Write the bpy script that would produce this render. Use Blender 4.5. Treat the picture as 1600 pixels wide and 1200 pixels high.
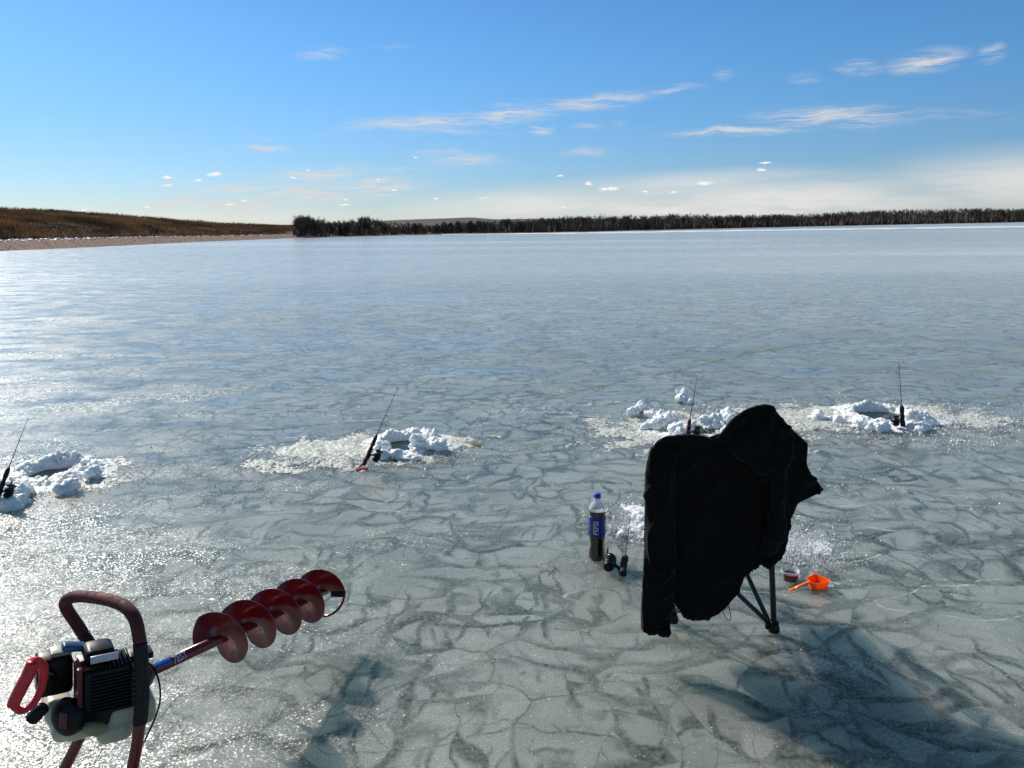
import bpy, bmesh, math, random
from mathutils import Vector, Matrix, noise, geometry
random.seed(7)
R = math.radians
sc = bpy.context.scene
for o in list(bpy.data.objects): bpy.data.objects.remove(o)

# ------------------------------------------------------------------ camera
F = 1220.0; PITCH = R(11.62); ROLL = R(0.51); CH = 1.6
f0 = Vector((0, math.cos(PITCH), -math.sin(PITCH)))
u0 = Vector((0, math.sin(PITCH), math.cos(PITCH)))
r0 = Vector((1, 0, 0))
RR_ = r0*math.cos(ROLL) - u0*math.sin(ROLL)
UU_ = u0*math.cos(ROLL) + r0*math.sin(ROLL)
CAMP = Vector((0, 0, CH))
cam = bpy.data.cameras.new('camera'); camo = bpy.data.objects.new('camera', cam)
sc.collection.objects.link(camo)
cam.sensor_width = 36; cam.lens = 36*F/1600; cam.clip_end = 9000; cam.clip_start = 0.05
m = Matrix((RR_, UU_, -f0)).transposed().to_4x4(); m.translation = CAMP
camo.matrix_world = m
sc.camera = camo

# ------------------------------------------------------------------ light
SUN_AZ = R(-43)      # left of the view axis (+Y)
SUN_EL = R(35)
sd = Vector((math.sin(SUN_AZ)*math.cos(SUN_EL), math.cos(SUN_AZ)*math.cos(SUN_EL), math.sin(SUN_EL)))
sl = bpy.data.lights.new('sun', 'SUN'); sl.energy = 4.7; sl.angle = R(0.6); sl.color = (1, .95, .87)
so = bpy.data.objects.new('sun', sl); sc.collection.objects.link(so)
so.rotation_euler = sd.to_track_quat('Z', 'Y').to_euler()
sc.view_settings.view_transform = 'Standard'; sc.view_settings.look = 'None'
sc.view_settings.exposure = 0.12; sc.view_settings.gamma = 1
sc.cycles.max_bounces = 8; sc.cycles.transparent_max_bounces = 12
sc.cycles.caustics_reflective = False; sc.cycles.caustics_refractive = False
sc.cycles.sample_clamp_direct = 30

def ray(u, v): return f0 + RR_*((u-800)/F) + UU_*((600-v)/F)
def G(u, v, z=0.0):
    d = ray(u, v); return CAMP + d*((z-CH)/d.z)
def AY(u, v, Y):
    d = ray(u, v); return CAMP + d*(Y/d.y)
def AT(u, v, t): return CAMP + ray(u, v)*t
def PL(u, v, p, n):
    d = ray(u, v); return CAMP + d*((p-CAMP).dot(n)/d.dot(n))
def lerp(xs, x):
    if x <= xs[0][0]: return xs[0][1]
    for (a, b), (c, d) in zip(xs, xs[1:]):
        if x <= c: return b + (d-b)*(x-a)/(c-a)
    return xs[-1][1]

# ------------------------------------------------------------------ world
S = 0.10
w = bpy.data.worlds.new('World'); sc.world = w; w.use_nodes = True
nt = w.node_tree; nt.nodes.clear()
class NT:
    def __init__(s, nt): s.nt = nt
    def n(s, typ, ins=None, **kw):
        nd = s.nt.nodes.new(typ)
        for k, v in kw.items(): setattr(nd, k, v)
        for k, v in (ins or {}).items():
            if isinstance(v, bpy.types.NodeSocket): s.nt.links.new(v, nd.inputs[k])
            else: nd.inputs[k].default_value = v
        return nd
    def m(s, op, a, b=0.0, c=0.0, clamp=False):
        nd = s.n('ShaderNodeMath', {0: a, 1: b, 2: c}, operation=op); nd.use_clamp = clamp
        return nd.outputs[0]
    def mr(s, v, a, b, c=0.0, d=1.0, smooth=True):
        nd = s.n('ShaderNodeMapRange', {0: v, 1: a, 2: b, 3: c, 4: d})
        nd.interpolation_type = 'SMOOTHSTEP' if smooth else 'LINEAR'
        return nd.outputs[0]
    def mix(s, f, a, b, bt='MIX'):
        nd = s.nt.nodes.new('ShaderNodeMix'); nd.data_type = 'RGBA'; nd.blend_type = bt
        for i, v in ((0, f), (6, a), (7, b)):
            if isinstance(v, bpy.types.NodeSocket): s.nt.links.new(v, nd.inputs[i])
            else: nd.inputs[i].default_value = v if i == 0 else (tuple(v)+(1,))[:4]
        return nd.outputs[2]
    def map(s, v, scale=(1, 1, 1), loc=(0, 0, 0), rot=(0, 0, 0), t='POINT'):
        return s.n('ShaderNodeMapping', {0: v, 1: loc, 2: rot, 3: scale}, vector_type=t).outputs[0]
    def noise(s, v, scale, detail=3, rough=.5, dist=0.0, col=False):
        nd = s.n('ShaderNodeTexNoise', {'Vector': v, 'Scale': scale, 'Detail': detail, 'Roughness': rough, 'Distortion': dist})
        return nd.outputs['Color' if col else 'Fac']
    def vm(s, op, a, b=(0, 0, 0), sc_=1.0):
        nd = s.n('ShaderNodeVectorMath', {0: a, 3: sc_} if op == 'SCALE' else ({0: a} if op in ('LENGTH', 'NORMALIZE') else {0: a, 1: b}), operation=op)
        return nd.outputs['Value' if op in ('LENGTH', 'DOT_PRODUCT') else 'Vector']
W = NT(nt)
tc = W.n('ShaderNodeTexCoord').outputs['Generated']
sky = W.n('ShaderNodeTexSky', sky_type='NISHITA', sun_disc=False)
sky.sun_elevation = SUN_EL; sky.sun_rotation = SUN_AZ   # rotation measured clockwise from +Y
sky.altitude = 1200; sky.air_density = 1.0; sky.dust_density = 0.6; sky.ozone_density = 2.2
sep = W.n('ShaderNodeSeparateXYZ', {0: tc})
az = W.m('ARCTAN2', sep.outputs[0], sep.outputs[1])
el = W.m('ARCSINE', sep.outputs[2])
ae = W.n('ShaderNodeCombineXYZ', {0: az, 1: el, 2: 0.0}).outputs[0]
def azel(u, v):
    d = ray(u, v).normalized(); return math.atan2(d.x, d.y), math.asin(d.z)
def cloud(u, v, a, b, tilt, soft=True, power=1.0):
    A, E = azel(u, v); A2, E2 = azel(u+a, v-a*math.tan(R(tilt)))
    ang = math.atan2(E2-E, A2-A); L = math.hypot(A2-A, E2-E)
    q = W.map(ae, loc=(A, E, 0), rot=(0, 0, ang), scale=(L, b/F, 1), t='TEXTURE')
    q = W.vm('LENGTH', q)
    return W.mr(q, 1.0, 0.0 if soft else .55, 0.0, power)
warp = W.vm('ADD', ae, W.vm('SCALE', W.vm('SUBTRACT', W.noise(ae, 14, 3, .6, col=True), (.5, .5, .5)), sc_=.02))
ae_keep = ae; ae = warp
wisps = [(505, 83, 45, 7, 6, .55), (620, 70, 40, 4, 0, .15), (660, 192, 140, 12, 4, .75), (800, 178, 90, 14, 8, .95), (930, 158, 110, 11, 7, .8), (1050, 142, 60, 6, 4, .5),
         (660, 207, 150, 5, 1, .5), (845, 202, 22, 7, 0, .75), (1150, 206, 130, 7, 3, .85), (1300, 182, 150, 15, 1, .85), (1480, 178, 120, 7, 0, .3),
         (1345, 104, 45, 9, 0, .8), (1450, 93, 75, 13, 8, .95), (1552, 86, 22, 12, 0, .7), (1130, 119, 18, 8, 0, .6), (1255, 120, 35, 7, 0, .3),
         (410, 232, 55, 5, -1, .7), (407, 216, 25, 4, 0, .4), (715, 250, 85, 12, -4, .65), (640, 267, 60, 6, -2, .45), (925, 239, 55, 7, 2, .55), (915, 198, 30, 6, 0, .35), (972, 190, 12, 5, 0, .3),
         (400, 294, 160, 12, 3, .7), (500, 272, 90, 14, 3, .9), (470, 305, 120, 17, 5, 1.2), (590, 292, 100, 18, -2, 1.0), (290, 318, 130, 9, 0, 1.0), (380, 318, 120, 11, 2, 1.0), (265, 288, 45, 6, 0, .5)]
wsum = None
for (u, v, a, b, t, p) in wisps:
    q = cloud(u, v, a*1.25, b*1.5, t, True, p)
    wsum = q if wsum is None else W.m('MAXIMUM', wsum, q)
stre = W.noise(W.map(warp, scale=(8, 95, 1), rot=(0, 0, R(-5))), 1.9, 7, .64)
wsum = W.m('MULTIPLY', wsum, W.mr(stre, .34, .66, 0.0, 1.15))
ae = ae_keep
band = None
for (u, v, a, b, t, p) in [(1150, 322, 850, 62, 2.4, .95), (1600, 285, 450, 60, 1, .8), (820, 324, 360, 44, 4, .85), (330, 345, 560, 36, 0, .6), (1080, 285, 380, 24, 3.5, .6)]:
    q = cloud(u, v, a, b, t, True, p); band = q if band is None else W.m('MAXIMUM', band, q)
band = W.m('MULTIPLY', band, W.mr(W.noise(W.map(warp, scale=(3, 26, 1)), 2.0, 5, .55), .22, .62, .45, 1.0))
puffs = [(335, 272, 17, 4.5, 5), (262, 277, 11, 3, 0), (262, 289, 12, 2, 0), (310, 282, 9, 3, 0), (616, 297, 7, 2.6, 0), (592, 280, 5, 2, 0), (481, 265, 5, 1.5, 0), (458, 277, 9, 1.8, 0),
         (650, 246, 5, 1.6, 0), (382, 314, 8, 2.5, 0), (360, 319, 11, 2.2, 0), (539, 320, 14, 2, 0), (952, 295, 25, 5, 1), (920, 287, 10, 3.5, 0), (1008, 299, 7, 3, 0), (1052, 301, 7, 2.5, 0), (1190, 266, 12, 3, 2),
         (1196, 254, 14, 2.5, 3), (1100, 286, 20, 5, 2), (875, 275, 8, 2.5, 0), (757, 309, 16, 2, 0), (230, 323, 10, 2.2, 0), (130, 328, 8, 2, 0), (680, 310, 8, 1.8, 0), (880, 323, 8, 1.6, 0), (540, 312, 6, 1.4, 0)]
ae = W.vm('ADD', ae_keep, W.vm('SCALE', W.vm('SUBTRACT', W.noise(W.map(ae_keep, scale=(1, 2.2, 1)), 110, 3, .6, col=True), (.5, .5, .5)), sc_=.006))
psum = None
for (u, v, a, b, t) in puffs:
    q = cloud(u, v, a*.95, b*.85, t, True, .8); psum = q if psum is None else W.m('MAXIMUM', psum, q)
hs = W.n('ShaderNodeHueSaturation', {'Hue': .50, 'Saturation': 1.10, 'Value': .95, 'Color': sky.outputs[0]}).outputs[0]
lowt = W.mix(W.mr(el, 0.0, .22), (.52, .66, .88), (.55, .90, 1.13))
lowt = W.mix(W.mr(el, .26, .52), lowt, (.98, .86, .66))  # warm tint added to the unseen upper sky, less blue in shade and snow
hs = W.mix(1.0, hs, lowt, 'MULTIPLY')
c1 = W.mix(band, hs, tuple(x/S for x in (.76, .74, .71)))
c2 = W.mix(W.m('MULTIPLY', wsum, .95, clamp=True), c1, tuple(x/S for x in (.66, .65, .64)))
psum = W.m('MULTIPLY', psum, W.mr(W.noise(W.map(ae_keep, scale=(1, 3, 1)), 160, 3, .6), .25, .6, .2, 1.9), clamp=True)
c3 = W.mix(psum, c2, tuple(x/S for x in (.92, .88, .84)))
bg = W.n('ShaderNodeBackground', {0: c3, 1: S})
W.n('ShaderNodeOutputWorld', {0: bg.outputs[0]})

# ------------------------------------------------------------------ materials
def new_mat(name):
    mt = bpy.data.materials.new(name); mt.use_nodes = True
    t = mt.node_tree; t.nodes.clear(); T = NT(t)
    return mt, T
def out(T, sh): T.n('ShaderNodeOutputMaterial', {0: sh})
def simple(name, col, rough=.5, metal=0.0, var=.15, vscale=20, bump=0.0, bscale=80, **kw):
    mt, T = new_mat(name)
    oc = T.n('ShaderNodeTexCoord').outputs['Object']
    nz = T.noise(oc, vscale, 4, .6)
    c = T.mix(T.mr(nz, .3, .7), tuple(x*(1-var) for x in col), tuple(min(1, x*(1+var)) for x in col))
    ins = {'Base Color': c, 'Roughness': T.mr(T.noise(oc, vscale*2.3, 3), .3, .7, max(0.02, rough*.85), min(1, rough*1.15)), 'Metallic': metal}
    ins.update(kw)
    if bump:
        b = T.n('ShaderNodeBump', {'Strength': bump, 'Distance': .002, 'Height': T.noise(oc, bscale, 4, .6)})
        ins['Normal'] = b.outputs[0]
    p = T.n('ShaderNodeBsdfPrincipled', ins); out(T, p.outputs[0]); return mt

def ice_mat():
    mt, T = new_mat('ice')
    oc = T.n('ShaderNodeTexCoord').outputs['Object']
    # wandering coordinates so that the plates get curved, uneven outlines
    w1 = T.vm('SCALE', T.vm('SUBTRACT', T.noise(oc, 1.7, 3, .5, col=True), (.5, .5, .5)), sc_=.42)
    w2 = T.vm('SCALE', T.vm('SUBTRACT', T.noise(oc, 9, 2, .5, col=True), (.5, .5, .5)), sc_=.03)
    p = T.vm('ADD', T.vm('ADD', oc, w1), w2)
    def edges(v, scale, width, rnd=1.0):
        d = T.n('ShaderNodeTexVoronoi', {'Vector': v, 'Scale': scale, 'Randomness': rnd}, feature='DISTANCE_TO_EDGE', voronoi_dimensions='2D').outputs['Distance']
        return T.mr(d, 0.0, width, 1.0, 0.0), d
    def shards(v, scale, wide, loc=(0, 0, 0)):
        """plates that overlap like shingles: each one is clear and dark along one side, frosted on the other"""
        vn = T.n('ShaderNodeTexVoronoi', {'Vector': v, 'Scale': scale}, feature='F1', voronoi_dimensions='2D')
        d = T.n('ShaderNodeTexVoronoi', {'Vector': v, 'Scale': scale}, feature='DISTANCE_TO_EDGE', voronoi_dimensions='2D').outputs['Distance']
        loc_ = T.vm('SCALE', T.vm('SUBTRACT', v, vn.outputs['Position']), sc_=scale)
        loc_ = T.vm('MULTIPLY', loc_, (1, 1, 0))
        dr = T.vm('NORMALIZE', T.vm('MULTIPLY', T.vm('SUBTRACT', vn.outputs['Color'], (.5, .5, .5)), (1, 1, 0)))
        g = T.vm('DOT_PRODUCT', T.vm('NORMALIZE', loc_), dr)
        side = T.mr(g, -.35, .75)
        soft = T.mr(d, 0.0, wide, 1.0, 0.0)
        line = T.m('MULTIPLY', T.mr(d, .0, .055, 1.0, 0.0), .85)
        soft = T.m('MULTIPLY', soft, T.m('ADD', T.m('MULTIPLY', side, 1.0), .28))
        return T.m('MINIMUM', T.m('MAXIMUM', soft, line), 1.0), vn.outputs['Color']
    e1, cc1 = shards(T.map(p, scale=(1, 1.45, 1), rot=(0, 0, R(22))), 3.4, .38)
    e1s = T.m('MULTIPLY', e1, 0.0)
    e2, cc2 = shards(T.map(p, scale=(2.1, .75, 1), rot=(0, 0, R(-38)), loc=(3, 7, 0)), 4.8, .36)
    e3, cc3 = shards(T.map(p, scale=(.5, 1.7, 1), rot=(0, 0, R(8)), loc=(13, 2, 0)), 3.4, .34)
    m1 = T.mr(T.noise(oc, 1.3, 3, .6), .33, .6, .35, 1.0)
    m2 = T.mr(T.noise(T.map(oc, loc=(5, 1, 0)), 2.1, 3, .6), .40, .56)
    m3 = T.mr(T.noise(T.map(oc, loc=(15, 4, 0)), 1.6, 3, .6), .38, .55)
    iso = T.m('ABSOLUTE', T.m('SUBTRACT', T.noise(T.map(oc, loc=(31, 4, 0)), 2.2, 3, .55), .5))
    iso = T.m('MULTIPLY', T.mr(iso, 0.0, .03, 1.0, 0.0), T.mr(T.noise(oc, 3.7, 2), .5, .62))
    dk = T.m('MULTIPLY', e1, T.m('MULTIPLY', m1, 1.1))
    dk = T.m('MAXIMUM', dk, T.m('MULTIPLY', e2, T.m('MULTIPLY', m2, 1.0)))
    dk = T.m('MAXIMUM', dk, T.m('MULTIPLY', e3, T.m('MULTIPLY', m3, .8)))
    dk = T.m('MAXIMUM', dk, T.m('MULTIPLY', iso, .7))
    rag = T.noise(oc, 45, 4, .7)
    dk = T.m('MULTIPLY', dk, T.mr(rag, .25, .7, 1.15, .6))
    blot = T.mr(T.noise(T.map(oc, loc=(2, 9, 0)), .9, 5, .62), .40, .70, 0.0, .38)      # clear, darker ice
    dk = T.m('MAXIMUM', dk, blot)
    lens = T.mr(T.vm('LENGTH', T.map(T.vm('MULTIPLY', oc, (1, 1, 0)), loc=(4.2, 9.6, 0), rot=(0, 0, R(12)), scale=(6.5, 3.6, 1), t='TEXTURE')), .45, 1.15, 1.0, 0.0)
    dk = T.m('MAXIMUM', dk, T.m('MULTIPLY', lens, T.mr(T.noise(T.map(oc, scale=(.6, 1.3, 1)), 1.6, 5, .65), .36, .62, .10, .55)))
    grain = T.noise(oc, 170, 2, .8)
    big = T.noise(T.map(oc, scale=(.35, 1, 1)), .055, 4, .55)
    frost = T.mix(T.mr(big, .35, .65), (.43, .47, .435), (.60, .63, .58))
    frost = T.mix(T.mr(grain, .38, .64), T.mix(.5, frost, (.08, .11, .10)), frost)
    cellc = T.n('ShaderNodeSeparateColor', {0: cc1}).outputs[0]
    frost = T.mix(T.m('MULTIPLY', cellc, .35), frost, (.17, .20, .175))
    clear = T.mix(T.mr(T.noise(oc, 5, 3), .3, .7), (.012, .030, .022), (.030, .052, .034))
    # large scale: blue clear ice to the right in the middle distance, pale windblown bands
    col = T.mix(T.m('MULTIPLY', dk, .82, clamp=True), frost, clear)
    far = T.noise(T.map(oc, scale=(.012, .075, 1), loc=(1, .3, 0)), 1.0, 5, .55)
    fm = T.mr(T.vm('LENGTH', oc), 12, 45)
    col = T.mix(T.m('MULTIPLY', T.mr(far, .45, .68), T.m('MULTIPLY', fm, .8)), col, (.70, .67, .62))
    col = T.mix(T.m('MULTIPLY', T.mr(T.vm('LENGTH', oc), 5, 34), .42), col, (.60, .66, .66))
    # skid marks and scuffs on the surface
    sk = T.m('ABSOLUTE', T.m('SUBTRACT', T.noise(T.map(oc, scale=(.55, 1.5, 1), rot=(0, 0, R(-25)), loc=(3, 8, 0)), 1.5, 2, .4), .52))
    sk = T.m('MULTIPLY', T.mr(sk, .0015, .0055, 1.0, 0.0), T.mr(T.noise(T.map(oc, loc=(40, 4, 0)), .8, 3), .50, .60))
    sk = T.m('MULTIPLY', sk, T.mr(T.noise(oc, 14, 4, .7), .42, .55))
    col = T.mix(T.m('MULTIPLY', sk, .55), col, (.78, .80, .80))
    # tiny white points at random in the ice colour
    vs = T.n('ShaderNodeTexVoronoi', {'Vector': oc, 'Scale': 38.0}, voronoi_dimensions='2D')
    sp = T.m('MULTIPLY', T.mr(vs.outputs['Distance'], .10, .05), T.mr(T.n('ShaderNodeSeparateColor', {0: vs.outputs['Color']}).outputs[0], .80, .9))
    col = T.mix(T.m('MULTIPLY', sp, .8), col, (.8, .82, .82))
    # glitter: each small crystal facet leans its own way
    geo = T.n('ShaderNodeNewGeometry').outputs['Normal']
    def facets(scale, amp, keep=0.0):
        c = T.n('ShaderNodeTexVoronoi', {'Vector': T.vm('ADD', oc, T.vm('SCALE', T.noise(oc, scale*.6, 1, .5, col=True), sc_=.6/scale)), 'Scale': scale}, voronoi_dimensions='2D').outputs['Color']
        v = T.vm('SUBTRACT', c, (.5, .5, .5))
        v = T.vm('MULTIPLY', v, (1, 1, 0))
        if not isinstance(amp, float):
            return T.vm('SCALE', v, sc_=amp)
        return T.vm('SCALE', v, sc_=amp)
    patch = T.mr(T.noise(T.map(oc, scale=(1, 1.6, 1)), 1.1, 5, .62), .34, .64, .22, 1.0)
    patch2 = T.mr(T.noise(T.map(oc, scale=(.2, 1, 1)), .5, 4, .6), .35, .65, .35, 1.0)
    amp = T.m('MULTIPLY', patch, patch2)
    v = T.vm('ADD', facets(290.0, T.m('MULTIPLY', amp, .72)), facets(120.0, T.m('MULTIPLY', amp, .42)))
    v = T.vm('ADD', v, facets(33.0, T.m('MULTIPLY', amp, .16)))
    bmp = T.n('ShaderNodeBump', {'Strength': .22, 'Distance': .012, 'Height': T.noise(oc, 16, 6, .62)}).outputs[0]
    nrm = T.vm('NORMALIZE', T.vm('ADD', bmp, v))
    coatn = T.vm('NORMALIZE', T.vm('ADD', geo, T.vm('SCALE', v, sc_=.45)))
    rough = T.mr(T.noise(T.map(oc, scale=(.6, 1, 1)), 2.3, 4, .6), .3, .7, .22, .44)
    pr = T.n('ShaderNodeBsdfPrincipled', {'Base Color': col, 'Roughness': rough, 'IOR': 1.31, 'Normal': nrm,
        'Subsurface Weight': .9, 'Subsurface Radius': (.7, .95, 1.0), 'Subsurface Scale': 1.4,
        'Coat Weight': .35, 'Coat Roughness': .14, 'Coat IOR': 1.31, 'Coat Normal': coatn})
    out(T, pr.outputs[0]); return mt
M = {}
M['ice'] = ice_mat()

def snow_mat(name, c, c2, sss=.6, bump=.5, spark=.25, scale=.012):
    mt, T = new_mat(name)
    oc = T.n('ShaderNodeNewGeometry').outputs['Position']
    n1 = T.noise(oc, 34, 5, .65); n2 = T.noise(oc, 190, 3, .7)
    col = T.mix(T.mr(n1, .3, .68), c2, c)
    v = T.vm('SUBTRACT', T.n('ShaderNodeTexVoronoi', {'Vector': oc, 'Scale': 260.0}).outputs['Color'], (.5, .5, .5))
    b = T.n('ShaderNodeBump', {'Strength': bump, 'Distance': .006, 'Height': T.m('ADD', n1, T.m('MULTIPLY', n2, .4))}).outputs[0]
    nrm = T.vm('NORMALIZE', T.vm('ADD', b, T.vm('SCALE', v, sc_=spark)))
    p = T.n('ShaderNodeBsdfPrincipled', {'Base Color': col, 'Roughness': .38, 'IOR': 1.31, 'Normal': nrm, 'Subsurface Weight': sss,
        'Subsurface Radius': (.7, .95, 1.0), 'Subsurface Scale': scale})
    out(T, p.outputs[0]); return mt
M['snow'] = snow_mat('snow', (.93, .93, .93), (.84, .86, .87), .8, .35, .2, .02)
M['slush'] = snow_mat('slush', (.80, .80, .74), (.40, .44, .38), .6, .6, .7, .02)
M['chips'] = snow_mat('ice_chips', (.86, .88, .90), (.7, .75, .78), .3, .2, .8, .004)
def water_mat():
    mt, T = new_mat('hole_water')
    oc = T.n('ShaderNodeTexCoord').outputs['Object']
    p = T.n('ShaderNodeBsdfPrincipled', {'Base Color': (.012, .03, .022, 1), 'Roughness': .06, 'IOR': 1.33,
        'Normal': T.n('ShaderNodeBump', {'Strength': .1, 'Distance': .01, 'Height': T.noise(oc, 20, 2)}).outputs[0]})
    out(T, p.outputs[0]); return mt
M['water'] = water_mat()

def land_mat(name, cols, s1=.25, s2=3.0, stretch=(1, 1, 1), bump=.4):
    mt, T = new_mat(name)
    oc = T.n('ShaderNodeTexCoord').outputs['Object']
    a = T.noise(T.map(oc, scale=stretch), s1, 6, .62); b = T.noise(oc, s2, 5, .7)
    c = T.mix(T.mr(a, .38, .62), cols[0], cols[1])
    c = T.mix(T.m('MULTIPLY', T.mr(b, .45, .7), .75), c, cols[2])
    bb = T.n('ShaderNodeBump', {'Strength': bump, 'Distance': .2, 'Height': b}).outputs[0]
    p = T.n('ShaderNodeBsdfPrincipled', {'Base Color': c, 'Roughness': .95, 'Normal': bb, 'Specular IOR Level': .15})
    out(T, p.outputs[0]); return mt
M['beach'] = land_mat('beach', [(.18, .115, .085), (.22, .15, .11), (.10, .068, .050)], .4, 2.2, (1, 3, 1))
M['hill'] = land_mat('hill', [(.075, .036, .016), (.11, .056, .025), (.025, .015, .010)], .10, .55)
M['shore'] = land_mat('far_ground', [(.13, .085, .06), (.22, .17, .12), (.07, .045, .035)], .06, .5)
M['farhill'] = land_mat('far_hills', [(.09, .075, .062), (.11, .09, .075), (.06, .052, .045)], .004, .03)

# ------------------------------------------------------------------ object helpers
COL = sc.collection
def mk(name, verts, faces, mat, parent=None, smooth=True, mats=None, midx=None):
    me = bpy.data.meshes.new(name)
    off = parent.location if parent else Vector((0, 0, 0))
    if parent and parent.parent: off = off + parent.parent.location
    me.from_pydata([Vector(v)-off for v in verts], [], faces); me.update()
    o = bpy.data.objects.new(name, me); COL.objects.link(o)
    for q in (mats or [mat]): me.materials.append(q)
    if midx: me.polygons.foreach_set('material_index', midx)
    if smooth: me.polygons.foreach_set('use_smooth', [True]*len(me.polygons))
    if parent: o.parent = parent
    return o
def tag(o, label=None, cat=None, group=None, kind=None):
    if label: o['label'] = label
    if cat: o['category'] = cat
    if group: o['group'] = group
    if kind: o['kind'] = kind
    return o
def empty(name, loc, *a, **k):
    o = bpy.data.objects.new(name, None); COL.objects.link(o); o.location = loc; o.empty_display_size = .1
    return tag(o, *a, **k)
def recenter(o):
    """move a top-level mesh's origin to its base"""
    me = o.data; vs = [v.co for v in me.vertices]
    c = Vector((sum(v.x for v in vs)/len(vs), sum(v.y for v in vs)/len(vs), min(v.z for v in vs)))
    me.transform(Matrix.Translation(-c)); o.location = c; return o
def catmull(pts, n=6):
    P = [Vector(p) for p in pts]; P = [P[0]*2-P[1]]+P+[P[-1]*2-P[-2]]; o = []
    for i in range(1, len(P)-2):
        for k in range(n):
            t = k/n; a, b, c, d = P[i-1:i+3]
            o.append(.5*((2*b)+(c-a)*t+(2*a-5*b+4*c-d)*t*t+(3*b-a-3*c+d)*t**3))
    o.append(P[-2]); return o
class MB:
    def __init__(s): s.v = []; s.f = []
    def add(s, vs, fs):
        b = len(s.v); s.v += [Vector(v) for v in vs]; s.f += [tuple(i+b for i in f) for f in fs]; return s
    def tube(s, path, rad, seg=8, cap=True, flat=1.0, ref=None):
        P = [Vector(p) for p in path]; n = len(P)
        rs = rad if isinstance(rad, (list, tuple)) else [rad]*n
        if len(rs) != n:
            k = len(rs)-1; rs = [lerp([(j/k, q) for j, q in enumerate(rs)], i/(n-1)) for i in range(n)]
        t = (P[1]-P[0]).normalized(); x = ref or (Vector((0, 0, 1)) if abs(t.z) < .9 else Vector((1, 0, 0)))
        x = (x - t*x.dot(t)).normalized(); vs = []; fs = []
        for i in range(n):
            a = P[max(i-1, 0)]; b = P[min(i+1, n-1)]; t = (b-a).normalized()
            x = (x - t*x.dot(t)).normalized(); y = t.cross(x)
            for k in range(seg):
                an = 2*math.pi*k/seg; vs.append(P[i]+(x*math.cos(an)+y*math.sin(an)*flat)*rs[i])
        for i in range(n-1):
            for k in range(seg):
                fs.append((i*seg+k, i*seg+(k+1) % seg, (i+1)*seg+(k+1) % seg, (i+1)*seg+k))
        if cap: fs.append(tuple(range(seg))[::-1]); fs.append(tuple((n-1)*seg+k for k in range(seg)))
        return s.add(vs, fs)
    def lathe(s, prof, base, axis=Vector((0, 0, 1)), seg=24, fn=None):
        axis = Vector(axis).normalized(); x = Vector((1, 0, 0)) if abs(axis.x) < .8 else Vector((0, 1, 0))
        x = (x-axis*x.dot(axis)).normalized(); y = axis.cross(x); vs = []; fs = []
        for (r, h) in prof:
            for k in range(seg):
                a = 2*math.pi*k/seg; q = fn(r, h, a) if fn else r
                vs.append(Vector(base)+axis*h+(x*math.cos(a)+y*math.sin(a))*q)
        for i in range(len(prof)-1):
            for k in range(seg): fs.append((i*seg+k, i*seg+(k+1) % seg, (i+1)*seg+(k+1) % seg, (i+1)*seg+k))
        fs.append(tuple(range(seg))[::-1]); fs.append(tuple((len(prof)-1)*seg+k for k in range(seg)))
        return s.add(vs, fs)
    def box(s, c, size, rot=None, bev=.0):
        """box with chamfered vertical and top edges; rot = 3x3 with the local axes as columns"""
        sx, sy, sz = [q/2 for q in size]; b = min(bev, sx*.9, sy*.9, sz*.9); rot = rot or Matrix.Identity(3)
        if b <= 0:
            vs = [(x, y, z) for z in (-sz, sz) for x, y in ((-sx, -sy), (sx, -sy), (sx, sy), (-sx, sy))]
            fs = [(3, 2, 1, 0), (4, 5, 6, 7), (0, 1, 5, 4), (1, 2, 6, 5), (2, 3, 7, 6), (3, 0, 4, 7)]
        else:
            def ring(ix, iy, z, bb):
                o = []
                for (cx, cy, a0) in ((1, 1, 0), (-1, 1, 90), (-1, -1, 180), (1, -1, 270)):
                    for a in (0, 30, 60, 90):
                        o.append((cx*(ix-bb)+bb*math.cos(R(a0+a)), cy*(iy-bb)+bb*math.sin(R(a0+a)), z))
                return o
            rs = [ring(sx-b*.7, sy-b*.7, -sz, b*.3+1e-4), ring(sx-b*.2, sy-b*.2, -sz+b*.3, b*.8), ring(sx, sy, -sz+b, b), ring(sx, sy, sz-b, b), ring(sx-b*.2, sy-b*.2, sz-b*.3, b*.8), ring(sx-b*.7, sy-b*.7, sz, b*.3+1e-4)]
            vs = [v for r_ in rs for v in r_]; n = 16; fs = []
            for i in range(5):
                for k in range(n): fs.append((i*n+k, i*n+(k+1) % n, (i+1)*n+(k+1) % n, (i+1)*n+k))
            fs.append(tuple(range(n))[::-1]); fs.append(tuple(5*n+k for k in range(n)))
        return s.add([Vector(c)+rot @ Vector(v) for v in vs], fs)
    def ico(s, c, r, sub=1, sq=(1, 1, 1), jit=0.0, rot=None):
        bm = bmesh.new(); bmesh.ops.create_icosphere(bm, subdivisions=sub, radius=1)
        vs = []
        sd_ = Vector((random.random()*50, random.random()*50, random.random()*50))
        for v in bm.verts:
            q = v.co*(1+jit*noise.noise(v.co*1.6+sd_))
            q = Vector((q.x*sq[0], q.y*sq[1], q.z*sq[2]))*r
            if rot: q = rot @ q
            vs.append(Vector(c)+q)
        fs = [tuple(v.index for v in f.verts) for f in bm.faces]; bm.free()
        return s.add(vs, fs)
    def build(s, name, mat, parent=None, smooth=True, **k): return mk(name, s.v, s.f, mat, parent, smooth, **k)
def auto(o, ang=35):
    me = o.data; me.polygons.foreach_set('use_smooth', [True]*len(me.polygons))
    bm = bmesh.new(); bm.from_mesh(me)
    for e in bm.edges:
        if len(e.link_faces) == 2 and e.calc_face_angle(0) > R(ang): e.smooth = False
    bm.to_mesh(me); bm.free(); return o
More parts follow.
